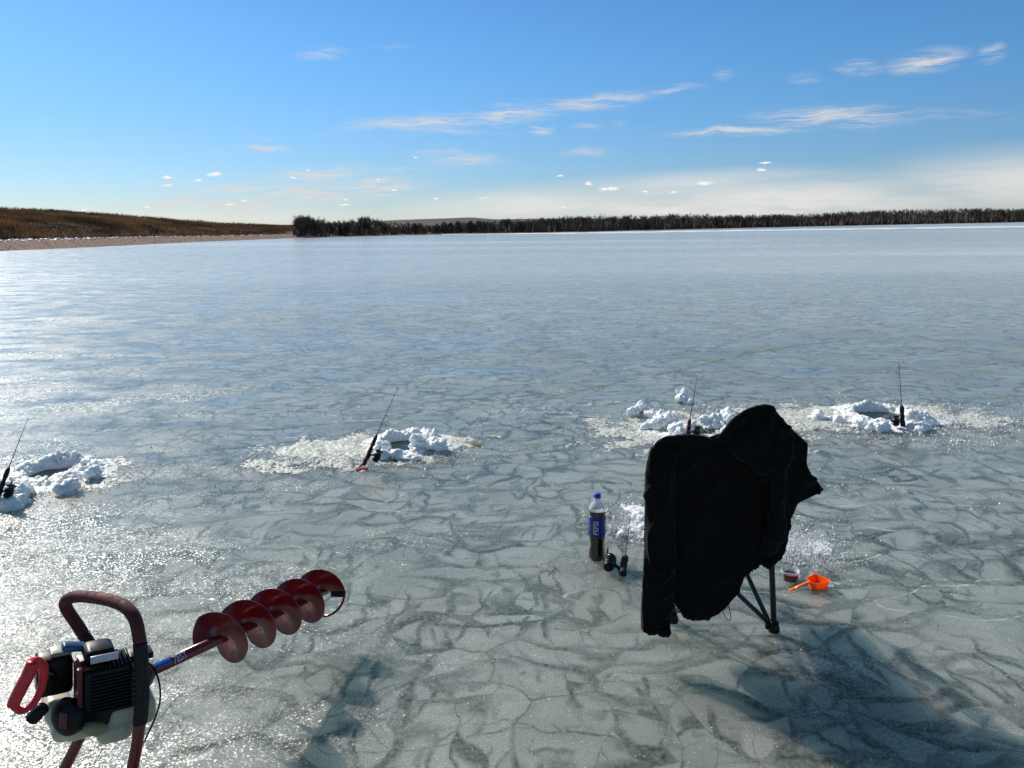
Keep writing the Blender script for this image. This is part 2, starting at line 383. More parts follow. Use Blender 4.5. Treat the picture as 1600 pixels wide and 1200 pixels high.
def remesh(mb, voxel, sm=0, disp=None):
    """union overlapping shapes into one closed skin, then push its points with disp(co, n)"""
    me = bpy.data.meshes.new('t'); me.from_pydata(mb.v, [], mb.f); me.update()
    o = bpy.data.objects.new('t', me); COL.objects.link(o)
    md = o.modifiers.new('r', 'REMESH'); md.mode = 'VOXEL'; md.voxel_size = voxel
    if sm:
        s_ = o.modifiers.new('s', 'SMOOTH'); s_.iterations = sm; s_.factor = .5
    dg = bpy.context.evaluated_depsgraph_get(); ev = o.evaluated_get(dg); m2 = ev.to_mesh()
    vs = [v.co.copy() for v in m2.vertices]; ns = [v.normal.copy() for v in m2.vertices]; fs = [tuple(p.vertices) for p in m2.polygons]
    ev.to_mesh_clear(); bpy.data.objects.remove(o); bpy.data.meshes.remove(me)
    if disp: vs = [disp(c, n) for c, n in zip(vs, ns)]
    r = MB(); r.v = vs; r.f = fs; return r

# ------------------------------------------------------------------ setting: ice, land
def grid_sheet(name, x0, x1, y0, y1, z, mat):
    return mk(name, [(x0, y0, z), (x1, y0, z), (x1, y1, z), (x0, y1, z)], [(0, 1, 2, 3)], mat, smooth=False)
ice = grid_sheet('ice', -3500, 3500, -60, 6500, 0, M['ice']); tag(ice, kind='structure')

yh = lambda u: 356.3-.00894*u
SH = [(-1700, 500), (-900, 448), (-500, 420), (-200, 402), (0, 392), (100, 388), (200, 383), (300, 378), (400, 374.2), (455, 372), (480, 371), (600, 368), (700, 366), (900, 362.5), (1000, 360), (1100, 357.5), (1200, 355.3), (1400, 351), (1600, 347), (1750, 344.9), (1900, 342.5)]
VB = [(-1700, 440), (-900, 412), (-500, 392), (0, 374), (100, 372), (200, 370.3), (300, 369), (400, 367.5), (455, 366), (480, 366.5), (600, 365), (900, 359.5), (1200, 352.5), (1600, 344.5), (1900, 340.5)]
VC = [(-1700, 230), (-900, 268), (-500, 296), (-200, 317), (0, 328), (50, 329), (100, 331), (200, 339), (300, 347), (380, 352.3), (455, 353), (560, 352), (900, 347), (1600, 341), (1900, 338)]
us = [-1700+3600*i/400 for i in range(401)]
def shore_d(u): return G(u, lerp(SH, u)).y
rows = []; NR = 34
landz = []
for u in us:
    d0 = shore_d(u); colv = []
    left = max(0, min(1, (500-u)/60))
    pA = G(u, lerp(SH, u)); k2 = 1.22*left+1.04*(1-left); k4 = 1.62*left+1.5*(1-left)
    pB = AY(u, lerp(VB, u), d0*k2); pC = AY(u, lerp(VC, u), d0*k4)
    d = ray(u, 350); d = Vector((d.x/d.y, 1, 0))
    pre = Vector((pA.x*.93, pA.y*.93, -.12)); pA.z = .03
    pD = Vector((pC.x*2.0, pC.y*2.0, pC.z*.75)); pE = Vector((pC.x*6, pC.y*6, -1))
    foot = pB.lerp(pC, .12); foot.z = pB.z+(pC.z-pB.z)*(.28*left+.12*(1-left)); mid = pB.lerp(pC, .55); mid.z = pB.z+(pC.z-pB.z)*.66
    key = [(pre, 0), (pA, 3), (pB, 10), (foot, 12), (mid, 20), (pC, 28), (pD, 31), (pE, 33)]
    for i in range(NR):
        for (a, ia), (b, ib) in zip(key, key[1:]):
            if ia <= i <= ib:
                q = a.lerp(b, (i-ia)/(ib-ia)); break
        n_ = noise.fractal(Vector((q.x*.12, q.y*.12, 0)), 1.0, 2.2, 5)
        amp = 0 if i < 2 else (.035 if i <= 10 else .28*left+.12)*(0.4+.006*d0)
        if 1 <= i <= 3: amp = .03
        q.z += n_*amp*(1 if i > 3 else .7)
        if i in (1, 2, 3):
            s_ = noise.noise(Vector((u*.05, i*.3, 2)))*.012; q.x *= 1+s_; q.y *= 1+s_
        colv.append(q)
    rows.append(colv)
lv = [q for c in rows for q in c]; lf = []; mi = []
for i in range(len(us)-1):
    for j in range(NR-1):
        lf.append((i*NR+j, (i+1)*NR+j, (i+1)*NR+j+1, i*NR+j+1))
        mi.append((0 if j < 10 else 1) if us[i] < 470 else 2)
land = mk('shore_land', lv, lf, None, mats=[M['beach'], M['hill'], M['shore']], midx=mi); tag(land, kind='structure')
HT = [(-700, 362), (250, 351), (330, 352.2), (370, 351.6), (455, 351), (560, 346.5), (640, 343), (700, 341), (735, 339.3), (775, 343), (830, 341.5), (900, 341), (1000, 342.5), (1300, 338.5), (1600, 336), (2200, 331)]
hv = []; hf = []; nh = 260
for i in range(nh+1):
    u = -700+2900*i/nh
    t = AY(u, lerp(HT, u)+.35*noise.noise(Vector((u*.02, 0, 0))), 1700)
    hv += [Vector((t.x*.55, t.y*.55, -3)), Vector((t.x*.8, t.y*.8, t.z*.55+2*noise.noise(Vector((u*.03, 3, 0))))), t, Vector((t.x*1.4, t.y*1.4, -5))]
for i in range(nh):
    for j in range(3): hf.append((i*4+j, (i+1)*4+j, (i+1)*4+j+1, i*4+j+1))
tag(mk('hills', hv, hf, M['farhill']), kind='structure')
# pale strip of wind-packed snow on the ice in front of the far shore
sv = []; sf = []; n = 160
ST = [(690, 366.3), (800, 365.2), (900, 364.2), (1000, 362.6), (1200, 359.6), (1400, 356.8), (1600, 354), (1750, 352)]
for i in range(n+1):
    u = 690+1060*i/n; v = lerp(ST, u); k = .25+.75*min(1, i/30)
    h1 = (.9+.8*noise.fractal(Vector((u*.03, 0, 0)), 1, 2, 4))*k; h2 = (.9+.7*noise.fractal(Vector((u*.03, 7, 0)), 1, 2, 4))*k
    a = G(u, v-max(.2, h1), .004); c = G(u, v+max(.2, h2), .004); b = a.lerp(c, .5); b.z = .06
    sv += [a, b, c]
for i in range(n):
    for j in range(2): sf.append((i*3+j+1, (i+1)*3+j+1, (i+1)*3+j, i*3+j))
tag(mk('snow_strip', sv, sf, M['snow']), kind='structure')
# ------------------------------------------------------------------ more materials
M['trunk'] = simple('bark', (.045, .036, .030), .9, var=.3, vscale=4)
M['twig'] = simple('twigs', (.115, .086, .067), .9, var=.3, vscale=2)
M['juniper'] = simple('dark_needles', (.018, .024, .014), .9, var=.3, vscale=2)
M['drygrass'] = simple('dry_grass', (.33, .19, .085), .95, var=.65, vscale=.13)
M['scrub'] = simple('scrub', (.075, .048, .030), .95, var=.4, vscale=.4)
M['wood'] = simple('weathered_wood', (.16, .14, .12), .9, var=.3, vscale=8)
M['coat'] = simple('black_fleece', (.0070, .0064, .0062), .92, var=.3, vscale=30, bump=.5, bscale=320, **{'Specular IOR Level': .12, 'Sheen Weight': .14, 'Sheen Roughness': .35})
M['chairtube'] = simple('powder_coated_steel', (.018, .021, .027), .42, var=.2, bump=.1, bscale=300)
M['chairfab'] = simple('black_polyester', (.010, .010, .012), .75, var=.2, bump=.5, bscale=500)
M['plast'] = simple('black_plastic', (.006, .007, .008), .42, var=.3, vscale=40, **{'Specular IOR Level': .22})
M['rubber'] = simple('black_foam', (.016, .014, .015), .8, var=.3, vscale=60, bump=.4, bscale=400)
M['redfoam'] = simple('faded_red_foam', (.095, .018, .018), .8, var=.25, vscale=30, bump=.4, bscale=300)
M['redpaint'] = simple('red_paint', (.18, .004, .007), .22, var=.2, vscale=25, bump=.06, bscale=60, **{'Coat Weight': .4, 'Coat Roughness': .15})
M['redplast'] = simple('red_plastic', (.62, .03, .04), .4, var=.12, vscale=30, **{'Subsurface Weight': .3, 'Subsurface Scale': .01})
M['redcover'] = simple('dark_red_plastic', (.12, .012, .013), .45, var=.2, vscale=40)
M['metal'] = simple('steel', (.45, .45, .46), .32, 1.0, var=.2, vscale=60)
M['darkmetal'] = simple('dark_steel', (.03, .03, .034), .4, .6, var=.3, vscale=60)
M['blueplast'] = simple('blue_plastic', (.03, .10, .22), .4)
M['bluedecal'] = simple('blue_decal', (.03, .10, .42), .3, var=.05)
M['white'] = simple('white_print', (.8, .8, .82), .4, var=.05)
M['silver'] = simple('silver_label', (.50, .52, .60), .3, .3, var=.08)
M['tank'] = simple('milky_plastic', (.58, .52, .38), .32, var=.06, vscale=14, **{'Subsurface Weight': .9, 'Subsurface Scale': .03, 'Subsurface Radius': (1, .9, .6)})
M['orange'] = simple('orange_plastic', (1.0, .16, .008), .3, var=.04, **{'Subsurface Weight': .5, 'Subsurface Scale': .012, 'Subsurface Radius': (1, .35, .1)})
M['pink'] = simple('pink_red_plastic', (.42, .10, .10), .4)
M['redring'] = simple('red_anodised', (.35, .03, .03), .3, .5)
M['soil'] = simple('dark_soil', (.05, .012, .01), .9, var=.5, vscale=120, bump=1.0, bscale=300)
M['labelred'] = simple('maroon_label', (.16, .018, .025), .4, var=.2, vscale=60)
M['labelblue'] = simple('blue_label', (.012, .028, .30), .33, var=.06)
M['capblue'] = simple('blue_cap', (.01, .07, .62), .35, var=.05)
M['cola'] = simple('cola', (.022, .006, .003), .08, var=.2, **{'Coat Weight': 1.0, 'Coat Roughness': .05})
M['leaf'] = simple('brown_leaf', (.20, .13, .07), .9, var=.3, vscale=60)
def clearm(name, col, rough=.12, ior=1.25):
    mt, T = new_mat(name)
    a = T.n('ShaderNodeBsdfTransparent', {0: col+(1,)}).outputs[0]
    b = T.n('ShaderNodeBsdfPrincipled', {'Base Color': (.85, .88, .92, 1), 'Roughness': rough, 'IOR': 1.45}).outputs[0]
    fr = T.n('ShaderNodeLayerWeight', {0: .35}).outputs['Facing']
    f = T.mr(fr, 0, 1, .28, .85)
    out(T, T.n('ShaderNodeMixShader', {0: f, 1: a, 2: b}).outputs[0]); return mt
M['clear'] = clearm('clear_plastic', (.93, .95, .97))
M['line'] = simple('fishing_line', (.25, .28, .30), .3)

# ------------------------------------------------------------------ far shore: bare trees, scrub, junipers
def bare_tree(seed, H=1.0, bushy=False):
    rn = random.Random(seed); tk = MB(); cr = MB()
    lean = Vector((rn.uniform(-.08, .08), rn.uniform(-.08, .08), 0))
    top = Vector((0, 0, .55))+lean
    trs = [(Vector((0, 0, -.05)), top, .022)]
    if bushy or rn.random() < .4: trs += [(Vector((rn.uniform(-.06, .06), rn.uniform(-.06, .06), -.05)), Vector((rn.uniform(-.22, .22), rn.uniform(-.22, .22), .5)), .013) for _ in range(5 if bushy else 2)]
    def sliver(a, b, w):
        d = (b-a).normalized(); s_ = d.cross(Vector((rn.uniform(-1, 1), rn.uniform(-1, 1), rn.uniform(-.3, .3)))).normalized()*w
        cr.add([a-s_, a+s_, b], [(0, 1, 2)])
    for (a, b, r_) in trs:
        path = [a.lerp(b, t)+Vector((rn.uniform(-.012, .012), rn.uniform(-.012, .012), 0))*(t > 0) for t in (0, .25, .5, .75, 1)]
        tk.tube(path, [r_*1.25, r_, r_*.8, r_*.6, r_*.4], 5)
        nl = 10 if len(trs) == 1 else 7
        for k in range(nl):
            t = .28+.72*(k+rn.random())/nl; p = a.lerp(b, t); an = rn.uniform(0, 6.283)
            up = rn.uniform(.5, 1.3)*(1.4 if t > .8 else 1); L = rn.uniform(.20, .36)*(1.12-t*.35)
            d = Vector((math.cos(an), math.sin(an), up)).normalized()
            e = p+d*L; e.z = min(e.z, 1.0)
            midp = p.lerp(e, .5)+Vector((0, 0, .02))
            tk.tube([p, midp, e], [r_*.45, r_*.28, r_*.12], 3, cap=False)
            for j in range(15):
                q = p.lerp(e, rn.uniform(.25, 1)); dd = (d+Vector((rn.uniform(-.8, .8), rn.uniform(-.8, .8), rn.uniform(-.1, .8)))).normalized()
                q2 = q+dd*rn.uniform(.08, .17); sliver(q, q2, .0032)
                for _ in range(7):
                    q3 = q.lerp(q2, rn.uniform(.3, 1)); d3 = (dd+Vector((rn.uniform(-.9, .9), rn.uniform(-.9, .9), rn.uniform(-.1, .9)))).normalized()
                    sliver(q3, q3+d3*rn.uniform(.04, .10), .0028)
    return tk, cr
def tree_proto(name, seed, bushy):
    tk, cr = bare_tree(seed, 1, bushy); e = empty(name, (0, 0, 0)); tk.build('trunk', M['trunk'], e); cr.build('crown', M['twig'], e, smooth=False); return e
def copy_tree(o):
    c = o.copy(); COL.objects.link(c)
    for ch in list(o.children):
        d = ch.copy(); COL.objects.link(d); d.parent = c
    return c
tprotos = [tree_proto('bare_tree', 100+i, i % 4 == 3) for i in range(8)]
used = [False]*8
TOPS = [(456, 340), (466, 333), (480, 332), (500, 337), (520, 341), (545, 340), (560, 335), (575, 333), (590, 336), (600, 341), (640, 344), (700, 345), (760, 342), (800, 338), (850, 337), (900, 334), (950, 332), (1000, 333), (1060, 330), (1100, 331), (1160, 333), (1200, 331), (1260, 331), (1300, 328), (1400, 324), (1500, 322), (1600, 322), (1750, 320)]
rn = random.Random(5)
def ground_at(u, k):
    """land height along the column u at k times the shore distance"""
    d0 = shore_d(u); a = G(u, lerp(SH, u)); b = AY(u, lerp(VB, u), d0*1.04); c = AY(u, lerp(VC, u), d0*1.5)
    if k <= 1.04: return a.lerp(b, max(0, (k-1)/.04))
    return b.lerp(c, min(1, (k-1.04)/.46))
def sect(u):
    for x, l, g in [(600, 'bare leafless tree in the thin left stretch of the far treeline', 'bare trees, thin left stretch'),
                    (800, 'bare leafless tree in the low stretch of treeline behind the small evergreens', 'bare trees behind the evergreens'),
                    (1060, 'bare leafless tree in the far treeline between the evergreens and the chair', 'bare trees, middle stretch'),
                    (1300, 'bare leafless tree in the far treeline straight beyond the draped chair', 'bare trees beyond the chair'),
                    (9999, 'bare leafless tree in the distant dense right end of the far treeline', 'bare trees, right end')]:
        if u < x: return l, g
def put_tree(u, k, topv, wid=1.0, i=None, label=None, group='bare trees along the far shore', extra=None):
    i = rn.randrange(8) if i is None else i
    o = tprotos[i] if not used[i] else copy_tree(tprotos[i]); used[i] = True
    g = ground_at(u, k); t = AY(u, topv, g.y); h = max(.8, t.z-g.z)
    h *= 1.12; o.location = (g.x, g.y, g.z-.03); o.scale = (h*wid, h*wid, h); o.rotation_euler = (0, 0, rn.uniform(0, 6.28))
    tag(o, label or sect(u)[0], 'tree', sect(u)[1] if not label else 'tall trees at the left end of the treeline')
    return o
big = put_tree(474, 1.02, 331, 1.15, 3, 'large bushy bare tree at the very left end of the far treeline'); big['group'] = 'bare trees at the left end of the far treeline'
b2 = put_tree(494, 1.03, 338, 1.25, 7, 'rounded bare tree just right of the large bushy tree ending the far treeline'); b2['group'] = 'bare trees at the left end of the far treeline'
put_tree(572, 1.03, 333.5, 1.0, 3, 'taller broad bare tree above low scrub, a little right of the treeline end')
N = 268
for q in range(N):
    u = 462+1170*((q+rn.random())/N)
    dens = 1
    k = 1.012+rn.random()**1.5*.16
    tv = lerp(TOPS, u)+rn.uniform(-1.0, 5.0)*(1.0 if u < 1000 else .6)
    if 600 < u < 700: tv += 1.5
    put_tree(u, k, tv, rn.uniform(.75, 1.15))
for i, o in enumerate(tprotos):
    if not used[i]: put_tree(900+40*i, 1.05, 335, 1, i)
# understory twigs: nobody could count them
mb = MB()
for q in range(20000):
    u = 458+1180*rn.random(); k = 1.006+.14*rn.random(); g = ground_at(u, k)
    if u < 800 and rn.random() < .6: continue
    hgt = (AY(u, lerp(TOPS, u), g.y).z-g.z)*(rn.uniform(.10, .50) if u < 620 else rn.uniform(.15, .72))
    s_ = g.y*.0011
    a = rn.uniform(0, 6.28); dx = Vector((math.cos(a), math.sin(a), 0))*s_*rn.uniform(.5, 1.2)
    e = g+Vector((rn.uniform(-.3, .3)*hgt, rn.uniform(-.2, .2), hgt))
    mb.add([g-dx, g+dx, e], [(0, 1, 2)])
tag(mb.build('undergrowth', M['twig'], smooth=False), 'dark leafless undergrowth filling the gaps between the far shore tree trunks', 'undergrowth', kind='stuff')
def juniper_mesh(seed):
    r2 = random.Random(seed); c = MB(); t = MB(); t.tube([(0, 0, -.05), (0, 0, .3), (0, 0, .8)], [.05, .04, .01], 5)
    for _ in range(900):
        z = r2.random(); rad = .36*math.sin(math.pi*min(1, (z*.85+.15)))**.7*math.sqrt(r2.random())*(1+.25*math.sin(9*z+seed)); a = r2.uniform(0, 6.28)
        p = Vector((rad*math.cos(a), rad*math.sin(a), .05+.92*z)); s_ = .045
        c.add([p+Vector((r2.uniform(-s_, s_), r2.uniform(-s_, s_), r2.uniform(-s_, s_*1.6))) for _ in range(3)], [(0, 1, 2)])
    return t, c
jp = []
for s_ in range(2):
    e = empty('juniper', (0, 0, 0)); t, c = juniper_mesh(s_); t.build('trunk', M['trunk'], e); c.build('crown', M['juniper'], e, smooth=False); jp.append(e)
for i, (u, tv) in enumerate([(683, 349), (694, 346), (705, 347), (716, 345.5), (735, 345), (747, 344.5), (757, 346), (769, 347.5), (812, 346), (650, 350), (540, 349), (532, 351), (1137, 341), (1010, 345)]):
    o = jp[i] if i < 2 else copy_tree(jp[i % 2]); g = ground_at(u, 1.014); h = AY(u, tv, g.y).z-g.z
    o.location = (g.x, g.y, g.z-.03); o.scale = (h*.95, h*.95, h); o.rotation_euler.z = rn.uniform(0, 6)
    tag(o, 'small rounded dark evergreen in front of the bare far shore trees', 'evergreen', 'dark evergreens along the far shore')

# ------------------------------------------------------------------ left bank: grass, scrub, snow crust, posts, driftwood
def bank_at(u, f):
    """f 0 = top of the beach, 1 = crest"""
    d0 = shore_d(u); a = AY(u, lerp(VB, u), d0*1.22); c = AY(u, lerp(VC, u), d0*1.62); left = 1
    foot = a.lerp(c, .12); foot.z = a.z+(c.z-a.z)*.28; mid = a.lerp(c, .55); mid.z = a.z+(c.z-a.z)*.66
    if f < .12: return a.lerp(foot, f/.12)
    if f < .55: return foot.lerp(mid, (f-.12)/.43)
    return mid.lerp(c, (f-.55)/.45)
gm = MB(); sm_ = MB()
def tuft(mb, p, h, w, n):
    for _ in range(n):
        a = rn.uniform(0, 6.28); dx = Vector((math.cos(a), math.sin(a), 0))*w*.14
        b = p+Vector((rn.uniform(-w, w), rn.uniform(-w, w), -.05)); e = b+Vector((rn.uniform(-.5, .5)*h, rn.uniform(-.5, .5)*h, h*rn.uniform(.5, 1)))
        mb.add([b-dx, b+dx, e], [(0, 1, 2)])
for _ in range(24000):
    u = (-260+740*rn.random()) if rn.random() < .72 else (-1700+1450*rn.random()); f = rn.random(); p = bank_at(u, f)
    k = .5+noise.noise(Vector((p.x*.12, p.y*.12, 3)))
    p.z += .10
    tuft(gm, p, rn.uniform(.30, .55)*(.7+.7*k), .26, 5)
for _ in range(260):
    u = -100+400*rn.random(); p = bank_at(u, 1.0); tuft(gm, p, rn.uniform(.25, .6), .12, 5)
for _ in range(1500):
    u = -260+(640+90)*rn.random(); f = rn.uniform(.04, .34); p = bank_at(u, f)
    if noise.noise(Vector((p.x*.10, p.y*.15, 9))) > -.12: tuft(sm_, p, rn.uniform(.3, .75)*(1 if u < 250 else .6), .45, 12)
tag(gm.build('dry_grass', M['drygrass'], smooth=False), 'rust brown dry grass covering the low bank on the left', 'dry grass', kind='stuff')
tag(sm_.build('scrub', M['scrub'], smooth=False), 'dark leafless scrub along the foot of the grassy bank', 'scrub', kind='stuff')
sc_ = MB()
for _ in range(420):
    u = -250+700*rn.random(); g = bank_at(u, 0); g2 = G(u, lerp(SH, u)); q = g.lerp(g2, abs(rn.gauss(0, .05 if u > 140 else .16)))
    if noise.noise(Vector((q.x*.3, 1, 4))) < -.25: continue
    s_ = rn.uniform(.06, .24); sc_.ico(q+Vector((0, 0, .0)), s_, 1, (1.8, .8, .28), .5)
tag(sc_.build('snow_crust', M['snow']), 'broken white crust of old snow and ice along the top of the beach', 'snow crust', kind='stuff')
pb = MB()
for _ in range(700):
    u = -300+780*rn.random(); g = G(u, lerp(SH, u)); b = bank_at(u, 0); q = g.lerp(b, rn.random()); pb.ico(q+Vector((0, 0, .04)), rn.uniform(.02, .05), 0, (1.5, 1, .6), .4)
tag(pb.build('beach_stones', M['beach']), 'small stones strewn over the pinkish brown beach', 'stones', kind='stuff')
for i, u in enumerate([8, 24, 40, 52, 63, 88]):
    p = bank_at(u, 1.0); mbp = MB(); h = rn.uniform(.18, .3)
    mbp.tube([p-Vector((0, 0, .3)), p+Vector((0, 0, h*.5)), p+Vector((.03*(i % 3-1), 0, h))], [.04, .035, .03], 6)
    tag(recenter(mbp.build('fence_post', M['wood'])), 'short weathered post standing on the crest of the grassy bank', 'post', 'posts on the crest of the bank')
mbp = MB(); a = G(60, 384.5, .12); b = G(84, 384, .1)
mbp.tube([a, a.lerp(b, .4)+Vector((0, .05, .06)), b], [.11, .09, .04], 6); mbp.tube([a.lerp(b, .3), a.lerp(b, .35)+Vector((.3, 0, .35))], [.04, .02], 5)
tag(recenter(mbp.build('driftwood_log', M['wood'])), 'dark driftwood log lying on the beach at the far left', 'driftwood')

# ------------------------------------------------------------------ snow round the holes
def fb(p, s, o=4, seed=0.0): return noise.fractal(Vector((p.x*s, p.y*s, p.z*s+seed)), 1.0, 2.1, o)
def snow_disp(amp=.012, seed=0.0):
    def f(c, n):
        c = c+n*(.006*noise.noise(c*95)+.006*noise.noise(c*60))
        a = fb(c, 14, 3, seed)*amp*1.2+fb(c, 42, 3, seed+5)*amp*.7
        b = abs(noise.noise(c*30+Vector((seed, 0, 0))))*amp*.9
        return c+n*(a+b)
    return f
def slush_sheet(name, cx, cy, rx, ry, hgt, label, seed, mat, rot=0.0, hole=None, parent=None, res=.0085, thr=.0):
    """a refrozen crust: a height field that dives under the ice where it thins out, so its rim is ragged"""
    nx = int(2.6*rx/res); ny = int(2.6*ry/res); vs = []; fs = []; idx = {}
    cr_, sr = math.cos(rot), math.sin(rot)
    for j in range(ny):
        for i in range(nx):
            x = (i/(nx-1)-.5)*2.6*rx; y = (j/(ny-1)-.5)*2.6*ry
            X = cx+x*cr_-y*sr; Y = cy+x*sr+y*cr_
            r_ = math.hypot(x/rx, y/ry); P_ = Vector((X, Y, seed))
            n1 = fb(P_, 5, 4); n2 = fb(P_, 34, 4); n3 = noise.noise(P_*90)
            z = hgt*(1.0-r_**1.5+.95*n1+.55*n2+.25*n3-thr)
            if z < 0: z *= .6
            z = max(z, -.006)
            if hole and math.hypot(X-hole[0], Y-hole[1]) < hole[2]: z = -.004
            idx[i, j] = len(vs); vs.append(Vector((X, Y, z-.001)))
    for j in range(ny-1):
        for i in range(nx-1):
            q = (idx[i, j], idx[i+1, j], idx[i+1, j+1], idx[i, j+1])
            if any(vs[k].z > -.0035 for k in q): fs.append(q)
    keep = sorted({k for f in fs for k in f}); mp = {k: i for i, k in enumerate(keep)}
    return mk(name, [vs[k] for k in keep], [tuple(mp[k] for k in f) for f in fs], mat, parent)
def chips(mb, cx, cy, rx, ry, n, s0, s1, rot=0.0, seed=1):
    r2 = random.Random(seed); cr_, sr = math.cos(rot), math.sin(rot)
    for _ in range(n):
        a = r2.uniform(0, 6.283); q = abs(r2.gauss(0, .62)); x = rx*q*math.cos(a); y = ry*q*math.sin(a)
        X = cx+x*cr_-y*sr; Y = cy+x*sr+y*cr_
        if any((X-hx)**2+(Y-hy)**2 < .035 for hx, hy in HOLES): continue
        s_ = (s0+(s1-s0)*r2.random()**2.5)*1.4; z = s_*.25
        ps = [Vector((r2.uniform(-1, 1), r2.uniform(-1, 1), r2.uniform(-.7, 1)))*s_ for _ in range(4)]
        c = Vector((X, Y, z)); b = len(mb.v); mb.v += [c+p_ for p_ in ps]; mb.f += [(b, b+1, b+2), (b, b+2, b+3), (b, b+3, b+1), (b+1, b+3, b+2)]
chipmb = MB()
HOLES = [tuple(G(*q)[:2]) for q in ((78, 741), (632, 697), (1380, 652), (1092, 672))]
def ring_hole(name, u, v, r0, width, hgt, rx, ry, seed, label, rot=0.0, lumps=(), off=(0, 0), hmul=None):
    c = G(u, v); root = empty(name, (c.x, c.y, 0), label, 'ice hole', 'drilled fishing holes ringed with snow')
    r2 = random.Random(seed); res = .0075; ext = r0+width*3.2; n = int(2*ext/res); vs = []; idx = {}; fs = []
    for j in range(n):
        for i in range(n):
            x = (i/(n-1)-.5)*2*ext; y = (j/(n-1)-.5)*2*ext; a = math.atan2(y, x); r_ = math.hypot(x, y)
            P_ = Vector((c.x+x, c.y+y, seed)); w0 = fb(P_, 5, 3); rc = r0+.055+.03*w0; dr = r_-rc
            prof = math.exp(-(dr/(.035 if dr < 0 else width*(1+.5*fb(P_, 4, 2, 9))))**2)
            lump = .62+.55*fb(P_, 9, 3, 3)+.5*max(0, .5-abs(noise.noise(P_*17)))
            z = hgt*(hmul(a) if hmul else 1)*prof*max(0, lump)
            P2 = Vector((c.x+x, c.y+y, z*1.3+seed))
            z += min(1, z/.02)*(.012*noise.noise(P2*38)+.010*noise.noise(P2*80)+.012*abs(noise.noise(P2*22)))
            z += .010*(prof-.25)
            X = c.x+x+min(1, z/.03)*.014*noise.noise(P2*26+Vector((9, 0, 0))); Y = c.y+y+min(1, z/.03)*.014*noise.noise(P2*26+Vector((0, 9, 0)))
            if r_ < r0: z = -.01
            idx[i, j] = len(vs); vs.append(Vector((X, Y, max(z, -.006))))
    for j in range(n-1):
        for i in range(n-1):
            q = (idx[i, j], idx[i+1, j], idx[i+1, j+1], idx[i, j+1])
            if any(vs[k].z > -.0045 for k in q): fs.append(q)
    keep = sorted({k for f in fs for k in f}); mp = {k: i for i, k in enumerate(keep)}
    mk('snow_ring', [vs[k] for k in keep], [tuple(mp[k] for k in f) for f in fs], M['snow'], root)
    mb = MB()
    for (lu, lv, lr, lz) in lumps:
        q = G(lu, lv, lz); random.seed(int(lu*7+lv))
        for k in range(6): mb.ico(q+Vector((r2.gauss(0, lr*.5), r2.gauss(0, lr*.4), r2.uniform(-lz, lr*.25))), lr*r2.uniform(.5, .85), 2, (1.15, 1, .9), .6)
    mb = remesh(mb, .0075, 2, snow_disp(.011, seed)); mb.build('snow_lumps', M['snow'], root)['kind'] = 'stuff'
    # the flooded hole and its wet rim
    wt = MB(); wt.v = [Vector((c.x, c.y, .004))]+[Vector((c.x+(r0+.03)*math.cos(6.283*k/40), c.y+(r0+.03)*math.sin(6.283*k/40), .004)) for k in range(40)]
    wt.f = [(0, 1+k, 1+(k+1) % 40) for k in range(40)]; wt.build('water', M['water'], root, smooth=False)
    slush_sheet('slush', c.x+off[0], c.y+off[1], rx, ry, .012, None, seed+.5, M['slush'], rot, (c.x, c.y, r0+.02), root)
    return root, c

# left hole (its rod stands at the picture's left edge)
ring_hole('ice_hole', 80, 742, .125, .105, .085, .55, .34, 3, 'hole with a tall shadowed snow ring at the far left, beside the half-visible rod', hmul=lambda a: .50+.50*max(0, math.sin(a)), lumps=[(110, 757, .05, .05), (148, 735, .045, .05), (20, 768, .08, .03), (5, 785, .07, .02)], off=(-.12, .0))
# middle left hole
ring_hole('ice_hole', 632, 697, .14, .105, .095, .78, .40, 11, 'hole with a thick crescent of white snow, right of the leaning middle rod', hmul=lambda a: .24+.76*max(0, math.sin(a+.15)) + (.5 if abs(a) < .5 else 0), lumps=[(664, 692, .075, .06), (600, 713, .055, .02), (592, 700, .065, .04), (640, 716, .04, .01)], off=(-.28, -.10), rot=.1)
# right hole
ring_hole('ice_hole', 1380, 652, .18, .13, .070, 1.10, .42, 21, 'wide low snow-ringed hole at the right, directly behind the upright black rod', hmul=lambda a: .40+.60*max(0, math.sin(a)), lumps=[(1345, 664, .06, .02), (1372, 666, .07, .03), (1432, 655, .08, .04), (1440, 668, .05, .02), (1275, 649, .05, .03), (1310, 655, .045, .02)], off=(-.15, .0))
